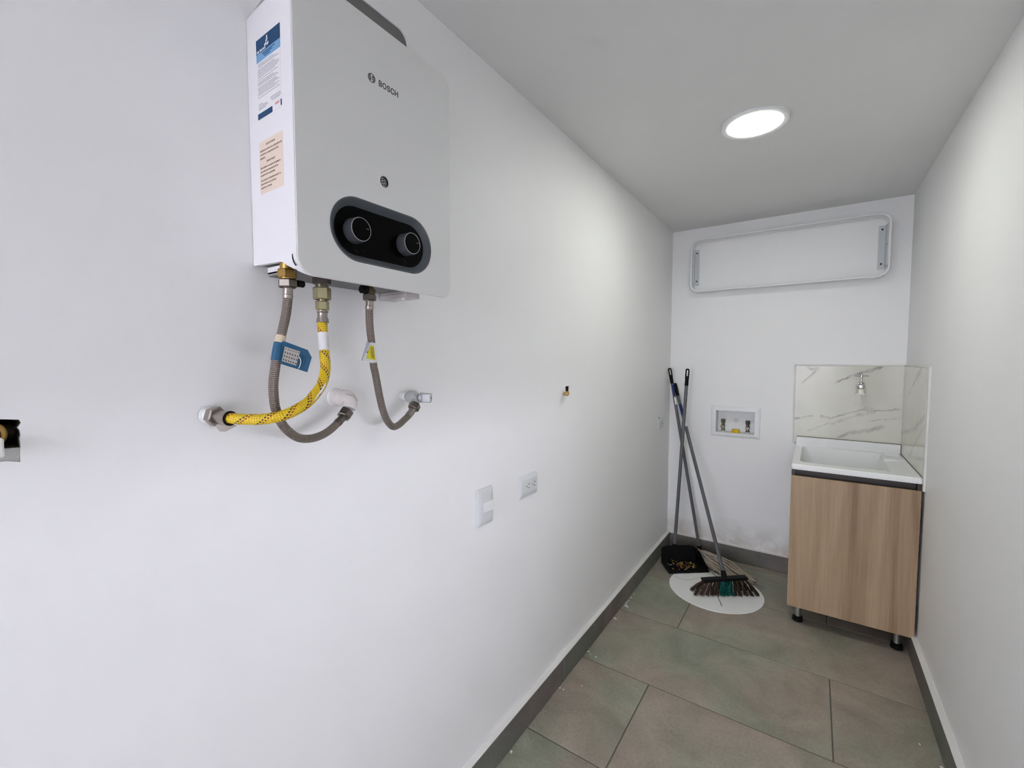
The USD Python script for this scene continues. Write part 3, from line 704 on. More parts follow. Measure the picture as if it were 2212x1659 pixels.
part(h1, 'ferrule', ferrule(hot + Z(1.5312), np.array([0.085, 0.4325, 1.5118]), 0.0086), nickel, label='upper crimped ferrule')
e0, e1 = np.array([0.0550, 0.5606, 1.2765]), np.array([0.0512, 0.5790, 1.2945])
part(h1, 'ferrule', ferrule(e0 + (e1 - e0) * 0.18, P1[-8], 0.0084), dark_nickel, label='lower crimped ferrule')
part(h1, 'nut', hexnut(e0 + (e1 - e0) * 0.10, e0 + (e1 - e0) * 0.80, 0.0148, 0.4), dark_nickel, label='lower hexagonal nut')
zi = lambda P, z, half: int(np.argmin(np.abs(P[:half, 2] - z)))
part(h1, 'paper_tape', sleeve(P1, zi(P1, 1.4425, 70), zi(P1, 1.420, 70), 0.0086), tape_beige, label='strip of cream paper tape')
bt = part(h1, 'blue_tag', join(sleeve(P1, zi(P1, 1.4295, 70), zi(P1, 1.3975, 70), 0.0090),
          sheet([(0.0975, 0.4135, 1.4330), (0.0990, 0.4169, 1.4334), (0.1000, 0.4595, 1.4186), (0.1000, 0.4666, 1.4047), (0.1000, 0.4572, 1.3771), (0.1000, 0.4079, 1.3935)], (1, -0.05, 0.02))), tag_blue, smooth=30, label='glossy blue tag folded round the hose')
gq = [np.array(a) for a in ((0.1010, 0.4160, 1.4240), (0.1010, 0.4442, 1.4155), (0.1010, 0.4358, 1.3896), (0.1010, 0.4100, 1.3982))]
part(bt, 'printed_table', sheet(gq, (1, 0, 0)), plain('table_grey', (0.50, 0.48, 0.45), 0.5), smooth=False)
mk = []
for r_ in range(4):
    for c_ in range(6):
        u0, v0 = (c_ + 0.32) / 6, (r_ + 0.30 + (0.1 if r_ == 0 else 0)) / 4
        bil = lambda a, b: gq[0] * (1 - a) * (1 - b) + gq[1] * a * (1 - b) + gq[2] * a * b + gq[3] * (1 - a) * b
        a, b = 0.075, 0.10 if r_ else 0.05
        mk.append(sheet([bil(u0, v0) + [0.0004, 0, 0], bil(u0 + a, v0) + [0.0004, 0, 0], bil(u0 + a, v0 + b) + [0.0004, 0, 0], bil(u0, v0 + b) + [0.0004, 0, 0]], (1, 0, 0), 0.0002))
part(bt, 'table_print', join(*mk), print_dark, smooth=False)
part(bt, 'tag_lines', join(*[sheet([(0.1006, 0.4505 + d, 1.4090 - 0.2 * d), (0.1006, 0.4515 + d, 1.4092 - 0.2 * d), (0.1006, 0.4515 + d - 0.0055, 1.388), (0.1006, 0.4505 + d - 0.0055, 1.388)], (1, 0, 0), 0.0002) for d in (0.0, 0.005)]), navy, smooth=False)
part(bt, 'torn_film', sweep(spline([(0.1008, 0.4415, 1.4065), (0.1013, 0.4442, 1.4015), (0.1015, 0.4447, 1.3955), (0.1012, 0.4430, 1.3890), (0.1008, 0.4400, 1.3838)], 20), np.r_[0.0003, np.full(18, 0.00075), 0.0003], 8), teflon_white)

# gas hose: yellow, out of the wall fitting and up to the middle inlet
h2 = thing('gas_hose', 'yellow woven gas hose curving from the wall up to the middle of the heater', 'hose', (0.085, 0.5006, 1.54))
gp = [(0.0400, 0.3400, 1.2998), (0.0550, 0.3448, 1.2996), (0.0680, 0.3498, 1.2988), (0.0850, 0.3613, 1.2981), (0.1000, 0.3738, 1.2982), (0.1130, 0.3875, 1.3005), (0.1220, 0.4036, 1.3049), (0.1270, 0.4225, 1.3133),
      (0.1260, 0.4412, 1.3231), (0.1220, 0.4594, 1.3377), (0.1160, 0.4763, 1.3543), (0.1080, 0.4884, 1.3749), (0.1020, 0.4936, 1.3925), (0.0960, 0.4956, 1.4132), (0.0900, 0.4979, 1.4410), (0.0850, 0.4999, 1.4674), (0.0850, 0.5002, 1.4790)]
_, P2 = hose(h2, gp, 0.0094, braid_yellow)
part(h2, 'nut', join(hexnut(gas + Z(1.5408), gas + Z(1.5170), 0.0166, 0.52), rod(gas + Z(1.5415), gas + Z(1.5170), 0.0125)), yellow_zinc, label='large yellowish hexagonal nut')
part(h2, 'nut', join(hexnut(gas + Z(1.5144), gas + Z(1.4968), 0.0126, 0.52), rod(gas + Z(1.518), gas + Z(1.4945), 0.0080)), yellow_zinc, label='smaller yellowish hexagonal nut')
part(h2, 'ferrule', lathe([(0, 0), (0.0105, 0.0), (0.0108, 0.002), (0.0092, 0.004), (0.0090, 0.011), (0.0108, 0.0155), (0.0112, 0.0205), (0.0122, 0.0222), (0.0, 0.0222)], gas + Z(1.4952), (0, 0, -1), 28), nickel, label='flared crimped ferrule at the top')
part(h2, 'ferrule', lathe([(0.0118, 0.0), (0.0122, 0.004), (0.0118, 0.010), (0.0128, 0.0135), (0.0128, 0.019), (0.0122, 0.0195), (0.0100, 0.0190), (0.0095, 0.006)], (0.0345, 0.3388, 1.2998), (0.97, 0.22, -0.02), 32), nickel, label='crimped ferrule at the wall')
part(h2, 'ferrule_collar', lathe([(0.0128, 0.0186), (0.0128, 0.0205), (0.0096, 0.0205), (0.0096, 0.0150)], (0.0345, 0.3388, 1.2998), (0.97, 0.22, -0.02), 32), black_plastic, label='black rubber edge of the wall ferrule')
ps = part(h2, 'paper_sleeve', sweep(P2[int(np.argmin(np.abs(P2[70:, 2] - 1.4185))) + 70:int(np.argmin(np.abs(P2[70:, 2] - 1.4515))) + 71], 0.0098, 24), paper_white, label='white paper label round the hose')
part(ps, 'label_lines', join(*[sheet([(0.1030 - 0.0008 * k, 0.4980 + 0.0020 * k, 1.4475), (0.1030 - 0.0008 * k, 0.4984 + 0.0020 * k, 1.4475), (0.1068 - 0.0008 * k, 0.4966 + 0.0020 * k, 1.4260), (0.1068 - 0.0008 * k, 0.4962 + 0.0020 * k, 1.4260)], (1, -0.3, 0.1), 0.0002) for k in range(2)]), print_grey, smooth=False)
i0, i1 = 66, 98
tn = np.gradient(P2, axis=0); tn /= np.linalg.norm(tn, axis=1, keepdims=True)
CAMP = np.array([0.87874, 0, 1.4]); torn = []
for i in range(i0, i1):
    tocam = CAMP - P2[i]; tocam -= tn[i] * (tocam @ tn[i]); tocam /= np.linalg.norm(tocam); sd = np.cross(tocam, tn[i]); sd = sd if sd[1] > 0 or sd[2] < 0 else -sd
    torn.append(P2[i] + 0.0082 * (0.80 * tocam + 0.60 * sd))
wd = 0.0024 * np.sin(np.linspace(0.05, math.pi - 0.05, len(torn))) * (0.8 + 0.4 * rng.random(len(torn)))
part(h2, 'torn_sheath', sweep(torn, wd, 8), teflon_white, label='white lining showing through a tear')

# cold water hose: short, to the angle valve
h3 = thing('water_hose', 'short braided steel hose with a yellow tag, from the heater to the angle valve', 'hose', (0.085, 0.612, 1.54))
cp = [(0.0850, 0.6100, 1.5120), (0.0850, 0.6104, 1.5057), (0.0840, 0.6114, 1.4827), (0.0830, 0.6139, 1.4592), (0.0820, 0.6171, 1.4417), (0.0800, 0.6230, 1.3905), (0.0790, 0.6287, 1.3689), (0.0770, 0.6367, 1.3367),
      (0.0750, 0.6441, 1.3103), (0.0720, 0.6556, 1.2792), (0.0690, 0.6690, 1.2577), (0.0660, 0.6865, 1.2431), (0.0620, 0.7071, 1.2443), (0.0580, 0.7289, 1.2541), (0.0540, 0.7511, 1.2655), (0.0520, 0.7626, 1.2758)]
_, P3 = hose(h3, cp, 0.0080, braid_steel)
part(h3, 'nut', join(hexnut(cold + Z(1.5412), cold + Z(1.5275), 0.0148, 0.3), rod(cold + Z(1.5415), cold + Z(1.5275), 0.0105)), dark_nickel, label='upper hexagonal nut')
part(h3, 'ferrule', ferrule(cold + Z(1.5278), np.array([0.085, 0.6103, 1.5085]), 0.0084), nickel, label='upper crimped ferrule')
f0, f1 = np.array([0.0520, 0.7626, 1.2758]), np.array([0.0478, 0.7790, 1.2935])
part(h3, 'ferrule', ferrule(f0 + (f1 - f0) * 0.1, P3[-11], 0.0085), nickel, label='lower crimped ferrule')
part(h3, 'nut', hexnut(f0, f0 + (f1 - f0) * 0.72, 0.0145, 0.7), dark_nickel, label='lower hexagonal nut')
yt = part(h3, 'yellow_tag', join(sheet([(0.0905, 0.6030, 1.4350), (0.0905, 0.5847, 1.3994), (0.0905, 0.6244, 1.3944), (0.0905, 0.6190, 1.4385), (0.0905, 0.6120, 1.4385)], (1, 0.1, 0)), sleeve(P3, zi(P3, 1.437, 80), zi(P3, 1.396, 80), 0.0087)), paper_white, label='white tag with a yellow warning panel')
part(yt, 'warning_panel', sheet([(0.0912, 0.6060, 1.4302), (0.0912, 0.5945, 1.4035), (0.0912, 0.6212, 1.3992), (0.0912, 0.6165, 1.4312)], (1, 0.1, 0), 0.0003), tag_yellow, smooth=False)
part(yt, 'warning_print', join(*[sheet([(0.0918, 0.6075 + 0.0022 * k, 1.4275), (0.0918, 0.6080 + 0.0022 * k, 1.4275), (0.0918, 0.6093 + 0.0026 * k, 1.4040), (0.0918, 0.6087 + 0.0026 * k, 1.4040)], (1, 0.1, 0), 0.0002) for k in range(4)],
                                 sheet([(0.0918, 0.5968, 1.4155), (0.0918, 0.6010, 1.4140), (0.0918, 0.6002, 1.4195)], (1, 0.1, 0), 0.0002)), print_brown, smooth=False)
part(yt, 'tag_fold', join(sheet([(0.0925, 0.5965, 1.4378), (0.0935, 0.6040, 1.4378), (0.0935, 0.5872, 1.3985), (0.0925, 0.5840, 1.3994)], (1, -0.4, 0), 0.0004)), tag_grey, smooth=False, label='grey folded back of the tag')


# ================================================================== plumbing on the left wall
gf = thing('gas_fitting', 'hexagonal metal gas fitting wound with white tape, at the wall end of the yellow hose', 'pipe fitting', (0, 0.3285, 1.305))
g0 = np.array([0.0003, 0.3300, 1.3030])
gd = np.array([0.97, 0.22, -0.06]); gd /= np.linalg.norm(gd)
part(gf, 'tape', lathe([(0, 0), (0.0160, 0.0), (0.0163, 0.002), (0.0135, 0.004), (0.0140, 0.008), (0.0128, 0.012), (0.0, 0.012)], g0, gd, 28), teflon_white, label='white thread tape at the wall')
part(gf, 'nut', hexnut(g0 + gd * 0.011, g0 + gd * 0.0265, 0.0176, 0.25), nickel, label='hexagonal nut')
part(gf, 'nipple', rod(g0 + gd * 0.026, g0 + gd * 0.0355, 0.0105, 24), nickel)
part(gf, 'valve_tail', m3.Manifold.hull_points(np.array([g0 + gd * a + np.array([0, b, c]) for a, b, c in ((0.024, -0.006, -0.014), (0.024, 0.012, -0.015), (0.042, 0.020, -0.0165), (0.030, 0.0, -0.026), (0.034, 0.006, -0.0265), (0.036, 0.024, -0.0175), (0.028, 0.0, -0.013), (0.04, 0.015, -0.0145))])), nickel, label='lower wedge of the fitting')

el = thing('pipe_elbow', 'elbow wrapped thickly in grubby white tape, above the lower end of the long hose', 'pipe fitting', (0, 0.582, 1.316))
eb = spline([(0.0003, 0.5815, 1.3170), (0.018, 0.5830, 1.3165), (0.036, 0.5848, 1.3150), (0.047, 0.5850, 1.3100), (0.0500, 0.5830, 1.3020), (0.0512, 0.5795, 1.2948)], 40)
er = np.interp(np.linspace(0, 1, 40), [0, 0.06, 0.12, 0.2, 0.3, 0.5, 0.65, 0.8, 1.0], [0.0195, 0.0190, 0.0165, 0.0172, 0.0180, 0.0188, 0.0180, 0.0152, 0.0138]) * (1 + 0.03 * rng.standard_normal(40))
part(el, 'tape_wrap', sweep(eb, er, 24), teflon, smooth=50, label='grubby white tape wrapping')
part(el, 'tape_ridge', sweep(spline([(0.040, 0.571, 1.323), (0.051, 0.578, 1.3245), (0.0585, 0.5865, 1.320), (0.060, 0.593, 1.311)], 16), 0.0022, 8), plain('tape_shadow', (0.52, 0.47, 0.44), 0.7), label='dirty fold of tape')
part(el, 'tape_collar', lathe([(0, 0), (0.0215, 0), (0.0212, 0.0015), (0.0195, 0.004), (0, 0.004)], (0.0003, 0.5815, 1.317), (1, 0, 0), 26), teflon_white)

av = thing('angle_valve', 'chrome angle valve with a grey lever handle, at the lower end of the short hose', 'valve', (0, 0.7744, 1.307))
v0 = np.array([0.0003, 0.7744, 1.3071])
part(av, 'tape', lathe([(0, 0), (0.0105, 0), (0.0118, 0.003), (0.0100, 0.006), (0.0118, 0.010), (0.0110, 0.018), (0, 0.018)], v0, (1, 0.02, 0), 24), teflon_white, label='white thread tape')
part(av, 'pipe', rod(v0, v0 + np.array([0.03, 0.0005, 0]), 0.0088), chrome)
part(av, 'valve_body', join(lathe([(0, 0), (0.0125, 0.0), (0.0160, 0.004), (0.0168, 0.012), (0.0160, 0.020), (0.0120, 0.025), (0.009, 0.027), (0.009, 0.034), (0, 0.034)], v0 + np.array([0.020, 0.003, -0.001]), (1, 0.1, 0.0), 28),
                            rod(v0 + np.array([0.042, 0.006, -0.006]), f0 + (f1 - f0) * 0.60, 0.0098, 20)), cast_grey, label='rounded grey valve body')
hv = v0 + np.array([0.052, 0.0120, -0.0028])
ax = np.array([0.90, 0.42, -0.02]); ax /= np.linalg.norm(ax)
hu = np.cross((0, 0, 1), ax); hu /= np.linalg.norm(hu)
HF = frame(hv, hu, np.cross(ax, hu), ax)
hdl = join(lathe([(0, 0), (0.0125, 0), (0.0132, 0.002), (0.0132, 0.007), (0.0122, 0.009), (0, 0.009)], hv, ax, 28), prism(rrect(-0.0085, -0.0118, 0.0085, 0.0118, 0.004, 5), 0.024, at(HF, 0, 0, 0.006), 0.002))
lv = part(av, 'handle', hdl, cast_grey, label='grey lever handle')
part(lv, 'handle_screw', lathe([(0.0028, 0), (0.0028, 0.0006), (0.0016, 0.0006), (0.0014, 0.0001), (0, 0.0001)], hv + ax * 0.030, ax, 16), dark_nickel)

ps_ = thing('pipe_stub', 'small brass pipe stub in a dark hole in the left wall, right of the heater', 'pipe', (0, 1.700, 1.262))
b0, b1 = np.array([-0.02, 1.712, 1.2530]), np.array([0.030, 1.6425, 1.2605])
part(ps_, 'stub', join(rod(b0, b1 + (b0 - b1) * 0.25, 0.0082, 20), lathe([(0, 0), (0.0082, 0), (0.0100, 0.002), (0.0100, 0.014), (0.0086, 0.016), (0.0075, 0.0162), (0.0065, 0.012), (0, 0.012)], b1 + (b0 - b1) * 0.25, b1 - b0, 20)), brass, label='brass stub with a rolled end')

lf = thing('pipe_socket', 'brass pipe socket inside the broken-out hole at the left edge of the picture', 'pipe fitting', (-0.02, 0.078, 1.302))
part(lf, 'socket', lathe([(0.0, -0.03), (0.0190, -0.03), (0.0190, 0.016), (0.0170, 0.0185), (0.0135, 0.0175), (0.0125, 0.010), (0.0120, -0.01), (0, -0.01)], (-0.018, 0.0775, 1.3015), (1, 0, 0), 32), brass, label='brass ring of the socket')
part(lf, 'pipe', rod((-0.045, 0.055, 1.3015), (-0.045, 0.107, 1.3000), 0.0110), plain('old_pipe', (0.09, 0.07, 0.04), 0.7), label='dirty pipe crossing the hole')
single('plaster_chip', box((0.0004, 0.050, 1.2735), (0.022, 0.0905, 1.2990), 0.002), filler_white, 'broken white chip of wall plate in front of the hole at the left edge', 'wall plate')


# ================================================================== switch and sockets
def pillow(y0, z0, y1, z1, h=0.0108, r=0.008):
    o = np.array([(0.0004, a, b) for a, b in rrect(y0, z0, y1, z1, r, 7)])
    lay = lambda m, x: np.array([(x, a, b) for a, b in rrect(y0 + m, z0 + m, y1 - m, z1 - m, max(r - 0.25 * m, 0.003), 7)])
    loops = [o, lay(0, 0.0030), lay(0.0012, 0.0045), lay(0.010, 0.0088), lay(0.022, h)]
    v, f = ring_loft(loops); n = len(o); c = len(v); v = np.vstack([v, loops[-1].mean(0)]); b = (len(loops) - 1) * n
    f = np.vstack([np.vstack([f[:, [0, 1, 2]], f[:, [0, 2, 3]]]), [(b + j, b + (j + 1) % n, c) for j in range(n)]])
    return v, f


ls = thing('light_switch', 'tall light grey switch plate with one rocker, lower on the left wall', 'light switch', (0, 1.115, 0.921))
part(ls, 'plate', pillow(1.0715, 0.8590, 1.1590, 0.9820), grey_plastic, label='tall pillow-shaped plate')
part(ls, 'rocker', man(prism([(1.1000, 0.9035), (1.1490, 0.9035), (1.1490, 0.9365), (1.1000, 0.9365)], 0.0040, LEFT(0.0100), 0.0008)), white_plastic, label='square rocker')
so = thing('power_socket', 'double power socket in a light grey plate, right of the switch', 'power socket', (0, 1.379, 0.928))
part(so, 'plate', pillow(1.3140, 0.8870, 1.4470, 0.9690), grey_plastic, label='wide pillow-shaped plate')
ins = part(so, 'insert', man(prism(rrect(1.345, 0.9060, 1.432, 0.9520, 0.003, 4), 0.0022, LEFT(0.0098), 0.0006)), grey_plastic)
for cy in (1.368, 1.408):
    for nm, a, b, w, h in (('slot', 0.0055, 0.0072, 0.0042, 0.0011), ('slot', 0.0055, -0.0072, 0.0042, 0.0011), ('earth_hole', -0.0078, 0.0, 0.0018, 0.0024)):
        part(so, nm, prism(rrect(cy + a - w, 0.929 + b - h, cy + a + w, 0.929 + b + h, 0.0008, 3), 0.0006, LEFT(0.0118)), black_plastic)
cv = thing('cable_outlet', 'small blank outlet plate with a dark hole, on the left wall near the corner', 'wall plate', (0, 3.115, 0.957))
part(cv, 'plate', pillow(3.0580, 0.9190, 3.1720, 0.9910, 0.0080, 0.007), grey_plastic)
part(cv, 'cable_hole', rod((0.0078, 3.139, 0.9545), (0.0086, 3.139, 0.9545), 0.0050, 14), black_plastic, label='dark round hole')
part(cv, 'chipped_corner', prism([(3.072, 0.9935), (3.082, 1.0025), (3.090, 0.9995), (3.086, 0.9935)], 0.0012, LEFT(0.0003)), hole_dark, label='chipped dark spot above the plate')

# ================================================================== folding drying rack high on the back wall
dr = thing('drying_rack', 'white wall-mounted folding drying rack, folded flat, high on the back wall', 'drying rack', (0.68, D, 2.05))
yo = D - 0.092
ro = rrect(0.145, 1.874, 1.217, 2.238, 0.058, 10)
ri = rrect(0.157, 1.886, 1.205, 2.226, 0.048, 10)
fr = ring_loft([np.array([(a, y, b) for a, b in loop]) for loop, y in ((rrect(0.147, 1.876, 1.215, 2.236, 0.056, 10), yo), (ro, yo + 0.003), (rrect(0.149, 1.878, 1.213, 2.234, 0.054, 10), yo + 0.010), (rrect(0.149, 1.878, 1.213, 2.234, 0.054, 10), yo + 0.058), (ro, yo + 0.064), (ro, yo + 0.068),
                (ri, yo + 0.068), (ri, yo + 0.064), (rrect(0.153, 1.882, 1.209, 2.230, 0.052, 10), yo + 0.058), (rrect(0.153, 1.882, 1.209, 2.230, 0.052, 10), yo + 0.010), (ri, yo + 0.003), (rrect(0.155, 1.884, 1.207, 2.228, 0.050, 10), yo), (rrect(0.147, 1.876, 1.215, 2.236, 0.056, 10), yo))])
part(dr, 'frame', fr, white_metal, label='rounded rectangular white frame')
for (x0, x1, xa, sg) in ((0.1560, 0.1860, 0.156, 1), (1.1665, 1.1985, 1.1985, -1)):
    bk = part(dr, 'bracket', join(box((x0, D - 0.0025, 1.930), (x1, D - 0.0003, 2.183), 0.0006), box((xa, D - 0.030, 1.930), (xa - sg * 0.003, D - 0.0003, 2.183), 0.0006)), frosted_grey, label='pale grey wall bracket')
    for zz_ in (2.160, 1.962):
        part(bk, 'screw', rod(((x0 + x1) / 2 - sg * 0.001, D - 0.0042, zz_), ((x0 + x1) / 2 - sg * 0.001, D - 0.0022, zz_), 0.0052, 14), hole_dark)
    for k, (dx, z0, z1, dy) in enumerate(((-0.004, 1.935, 2.180, 0.050), (-0.008, 1.945, 2.185, 0.066), (-0.010, 1.935, 2.06, 0.080))):
        part(dr, 'folding_arm', box((xa + sg * dx - 0.0018, D - dy - 0.010, z0), (xa + sg * dx + 0.0018, D - dy + 0.008, z1), 0.0008), white_metal if k % 2 else frosted_grey)
    part(dr, 'hinge_pin', rod((xa - sg * 0.0165, D - 0.060, 2.062), (xa + sg * 0.002, D - 0.060, 2.062), 0.0035, 12), steel)
    part(dr, 'hinge_pin', join(rod((xa - sg * 0.0150, D - 0.070, 1.930), (xa + sg * 0.004, D - 0.040, 1.945), 0.0030, 10)), steel)

# ================================================================== washing machine supply box
wx = thing('washing_machine_box', 'white recessed supply box with two taps and a yellow cap, in the back wall', 'supply box', (0.443, D, 0.972))
fo = lambda m, y, r=0.004: np.array([(a, y, b) for a, b in rrect(0.2895 + m, 0.8665 + m, 0.5950 - m, 1.0800 - m, r, 3)])
fi_ = lambda m, y: np.array([(a, y, b) for a, b in rrect(0.3215 + m, 0.8945 + m, 0.5610 - m, 1.0480 - m, 0.003, 3)])
part(wx, 'flange', ring_loft([fo(0, D - 0.0004), fo(0.001, D - 0.004), fo(0.0075, D - 0.0085), fi_(-0.004, D - 0.0100), fi_(0.0, D - 0.0085), fi_(0.001, D - 0.0004)]), white_plastic, label='bevelled white flange')
part(wx, 'recess', man(box((0.3175, D - 0.0008, 0.891), (0.5645, D + 0.080, 1.051))) - box((0.3225, D - 0.01, 0.896), (0.5600, D + 0.077, 1.047)), white_plastic, label='white recessed tray')
for (vx, brs, dz) in ((0.3600, old_brass, 0.0), (0.5150, dark_nickel, 0.0)):
    vy = D + 0.046
    tp = part(wx, 'tap', join(lathe([(0, 0), (0.0125, 0), (0.0125, 0.006), (0.0105, 0.008), (0.0105, 0.022), (0.0125, 0.024), (0.0125, 0.040), (0.009, 0.044), (0.009, 0.054), (0, 0.054)], (vx, vy, 0.902), (0, 0, 1), 16),
                              lathe([(0, 0), (0.0110, 0), (0.0110, 0.024), (0.0120, 0.026), (0.0120, 0.032), (0.0075, 0.032), (0.0070, 0.026), (0, 0.026)], (vx, vy, 0.932), (0, -1, 0), 16)), brs, label='small dull tap')
    part(tp, 'tap_handle', lathe([(0, 0), (0.0115, 0), (0.0140, 0.006), (0.0150, 0.022), (0.0130, 0.0285), (0, 0.0285)], (vx, vy, 0.955), (0, 0, 1), 8, 0.2), brs)
    part(tp, 'tap_washer', lathe([(0, 0), (0.0155, 0), (0.0155, 0.006), (0, 0.006)], (vx, vy, 0.8963), (0, 0, 1), 20), white_plastic)
part(wx, 'drain_cap', lathe([(0, 0), (0.0310, 0), (0.0310, 0.002), (0.0255, 0.003), (0.0250, 0.018), (0.0235, 0.0205), (0.0205, 0.0205), (0.0200, 0.014), (0, 0.014)], (0.4430, D + 0.032, 0.8964), (0, 0, 1), 32), cap_yellow, label='round yellow drain cap')
part(wx, 'knockout', lathe([(0, 0), (0.0145, 0), (0.0145, 0.003), (0.0120, 0.0035), (0.0112, 0.0008), (0, 0.0008)], (0.4395, D + 0.0768, 0.9755), (0, -1, 0), 28), grey_plastic, label='round knock-out in the back')

# ================================================================== marble splashback, faucet, laundry sink and cabinet
sb = setting('trim_2', (1.05, D, 1.13), label='white marble-look splashback round the laundry sink corner')
TB = 0.008
for (x0, x1, z0, z1) in ((0.7855, W - 0.0005, 0.866, 1.3655),):
    part(sb, 'marble_tile', box((x0, D - TB, z0), (x1, D - 0.0003, z1), 0.0006), marble_print, smooth=False)
for (y0, y1, z0, z1) in ((2.7130, D - TB - 0.0012, 0.800, 1.3655),):
    part(sb, 'marble_tile', box((W - TB, y0, z0), (W - 0.0003, y1, z1), 0.0006), marble_print, smooth=False)
part(sb, 'edge_strip', box((0.7760, D - TB - 0.001, 0.866), (0.7850, D - 0.0003, 1.3745), 0.001), filler_white, smooth=False, label='white edge strip')
part(sb, 'edge_strip', box((0.7855, D - TB - 0.001, 1.3660), (W - 0.009, D - 0.0003, 1.3745), 0.001), filler_white, smooth=False, label='white edge strip')
part(sb, 'edge_strip', box((W - TB - 0.001, 2.7125, 1.3660), (W - 0.0003, D - 0.001, 1.3745), 0.001), filler_white, smooth=False, label='white edge strip')
part(sb, 'edge_strip', box((W - TB - 0.001, 2.6900, 0.800), (W - 0.0003, 2.7122, 1.3745), 0.001), filler_white, smooth=False, label='wide white edge strip')

fa = thing('faucet', 'chrome wall faucet with a T-handle and white spout, above the laundry sink', 'faucet', (1.112, D - TB, 1.245))
fx, fy = 1.1118, D - 0.080
part(fa, 'body', join(lathe([(0, 0), (0.020, 0), (0.020, 0.002), (0.0125, 0.005), (0.0105, 0.008), (0.0100, 0.045), (0.0135, 0.052), (0.0165, 0.062), (0.0170, 0.074), (0.0150, 0.084), (0.0090, 0.0895), (0, 0.090)], (fx, D - TB - 0.0002, 1.2470), (0, -1, 0), 28),
                      rod((fx, fy, 1.2500), (fx + 0.001, fy, 1.2345), 0.0125, 24), rod((fx, fy, 1.2560), (fx, fy, 1.2640), 0.0110, 24)), chrome, label='rounded chrome body')
part(fa, 'bonnet', lathe([(0, 0), (0.0100, 0), (0.0145, 0.003), (0.0145, 0.0075), (0.0105, 0.010), (0.0062, 0.014), (0.0052, 0.030), (0, 0.030)], (fx, fy, 1.2620), (0, 0, 1), 24), chrome)
hn = part(fa, 'handle', join(lathe([(0, 0), (0.0035, 0), (0.0046, 0.004), (0.0046, 0.027), (0.0040, 0.029), (0, 0.029)], (fx - 0.0325, fy, 1.3095), (1, 0.12, 0), 16), lathe([(0, 0), (0.0040, 0), (0.0040, 0.002), (0.0048, 0.025), (0.0040, 0.031), (0, 0.0315)], (fx + 0.003, fy + 0.004, 1.3095), (1, 0.12, 0), 16),
                             lathe([(0, 0), (0.0055, 0), (0.0066, 0.006), (0.0060, 0.018), (0.0035, 0.0205), (0, 0.021)], (fx, fy, 1.2965), (0, 0, 1), 18)), chrome, label='chrome T-handle')
part(fa, 'spout_sleeve', lathe([(0, 0), (0.0128, 0), (0.0128, 0.008), (0.0142, 0.010), (0.0158, 0.020), (0.0185, 0.0295), (0.0290, 0.0335), (0.0300, 0.0355), (0.0270, 0.0365), (0.010, 0.0350), (0, 0.0350)], (fx + 0.0005, fy, 1.2350), (0, 0, -1), 32), plain('spout_cream', (0.80, 0.80, 0.72), 0.45), label='cream plastic spout sleeve')
part(fa, 'aerator_slots', join(*[box((fx + 0.0126 * math.cos(a) - 0.001, fy + 0.0126 * math.sin(a) - 0.001, 1.2285), (fx + 0.0126 * math.cos(a) + 0.001, fy + 0.0126 * math.sin(a) + 0.001, 1.2340)) for a in np.arange(8) * math.pi / 4 + 0.2]), old_brass)

CX0, CX1, CY0, CY1 = 0.7995, 1.3085, 2.700, 3.336
sk = thing('laundry_sink', 'glossy white laundry sink with a deep basin and soap ledge, on the wooden cabinet', 'sink', (1.055, 3.02, 0.832))
top = m3.Manifold.hull_points(np.vstack([np.c_[rrect(CX0, CY0, CX1, D - TB - 0.001, 0.010, 5), np.full(20, z)] for z in (0.8322,)] + [np.c_[rrect(CX0 - 0.001, CY0 - 0.001, CX1 + 0.0002, D - TB - 0.001, 0.010, 5), np.full(20, z)] for z in (0.8400, 0.8545)] +
                                         [np.c_[rrect(CX0 + 0.004, CY0 + 0.004, CX1 - 0.003, D - TB - 0.003, 0.009, 5), np.full(20, 0.8600)]]))
bowl = m3.Manifold.hull_points(np.vstack([np.c_[rrect(0.8330, 2.779, 1.2150, 3.295, 0.034, 7), np.full(28, 0.8640)], np.c_[rrect(0.8400, 2.786, 1.2080, 3.288, 0.032, 7), np.full(28, 0.8575)], np.c_[rrect(0.8460, 2.793, 1.2020, 3.280, 0.030, 7), np.full(28, 0.846)], np.c_[rrect(0.872, 2.835, 1.180, 3.245, 0.05, 7), np.full(28, 0.655)]]))
bout = m3.Manifold.hull_points(np.vstack([np.c_[rrect(0.8310, 2.778, 1.2160, 3.297, 0.036, 7), np.full(28, 0.845)], np.c_[rrect(0.864, 2.826, 1.188, 3.254, 0.055, 7), np.full(28, 0.645)]]))
tray = m3.Manifold.hull_points(np.vstack([np.c_[rrect(1.2220, 3.165, 1.2960, 3.320, 0.014, 6), np.full(24, 0.8650)], np.c_[rrect(1.2280, 3.172, 1.2900, 3.313, 0.012, 6), np.full(24, 0.8450)]]))
board = m3.Manifold.hull_points(np.array([(x, y, z) for x, z in ((1.2150, 0.862), (1.2980, 0.862)) for y in (2.796, 3.120)] + [(1.1950, 2.80, 0.846), (1.1950, 3.115, 0.846), (1.2880, 2.802, 0.857), (1.2880, 3.114, 0.857), (1.1950, 2.796, 0.862), (1.1950, 3.12, 0.862)]))
back_lip = m3.Manifold.hull_points(np.vstack([np.c_[rrect(CX0 + 0.001, 3.326, CX1 - 0.001, D - TB - 0.001, 0.004, 3), np.full(12, z)] for z in (0.850, 0.909)] + [np.c_[rrect(CX0 + 0.003, 3.3285, CX1 - 0.003, D - TB - 0.002, 0.003, 3), np.full(12, 0.9125)]]))
part(sk, 'basin', (top + bout + back_lip) - bowl - tray - board, ceramic, smooth=False, label='white moulded basin')
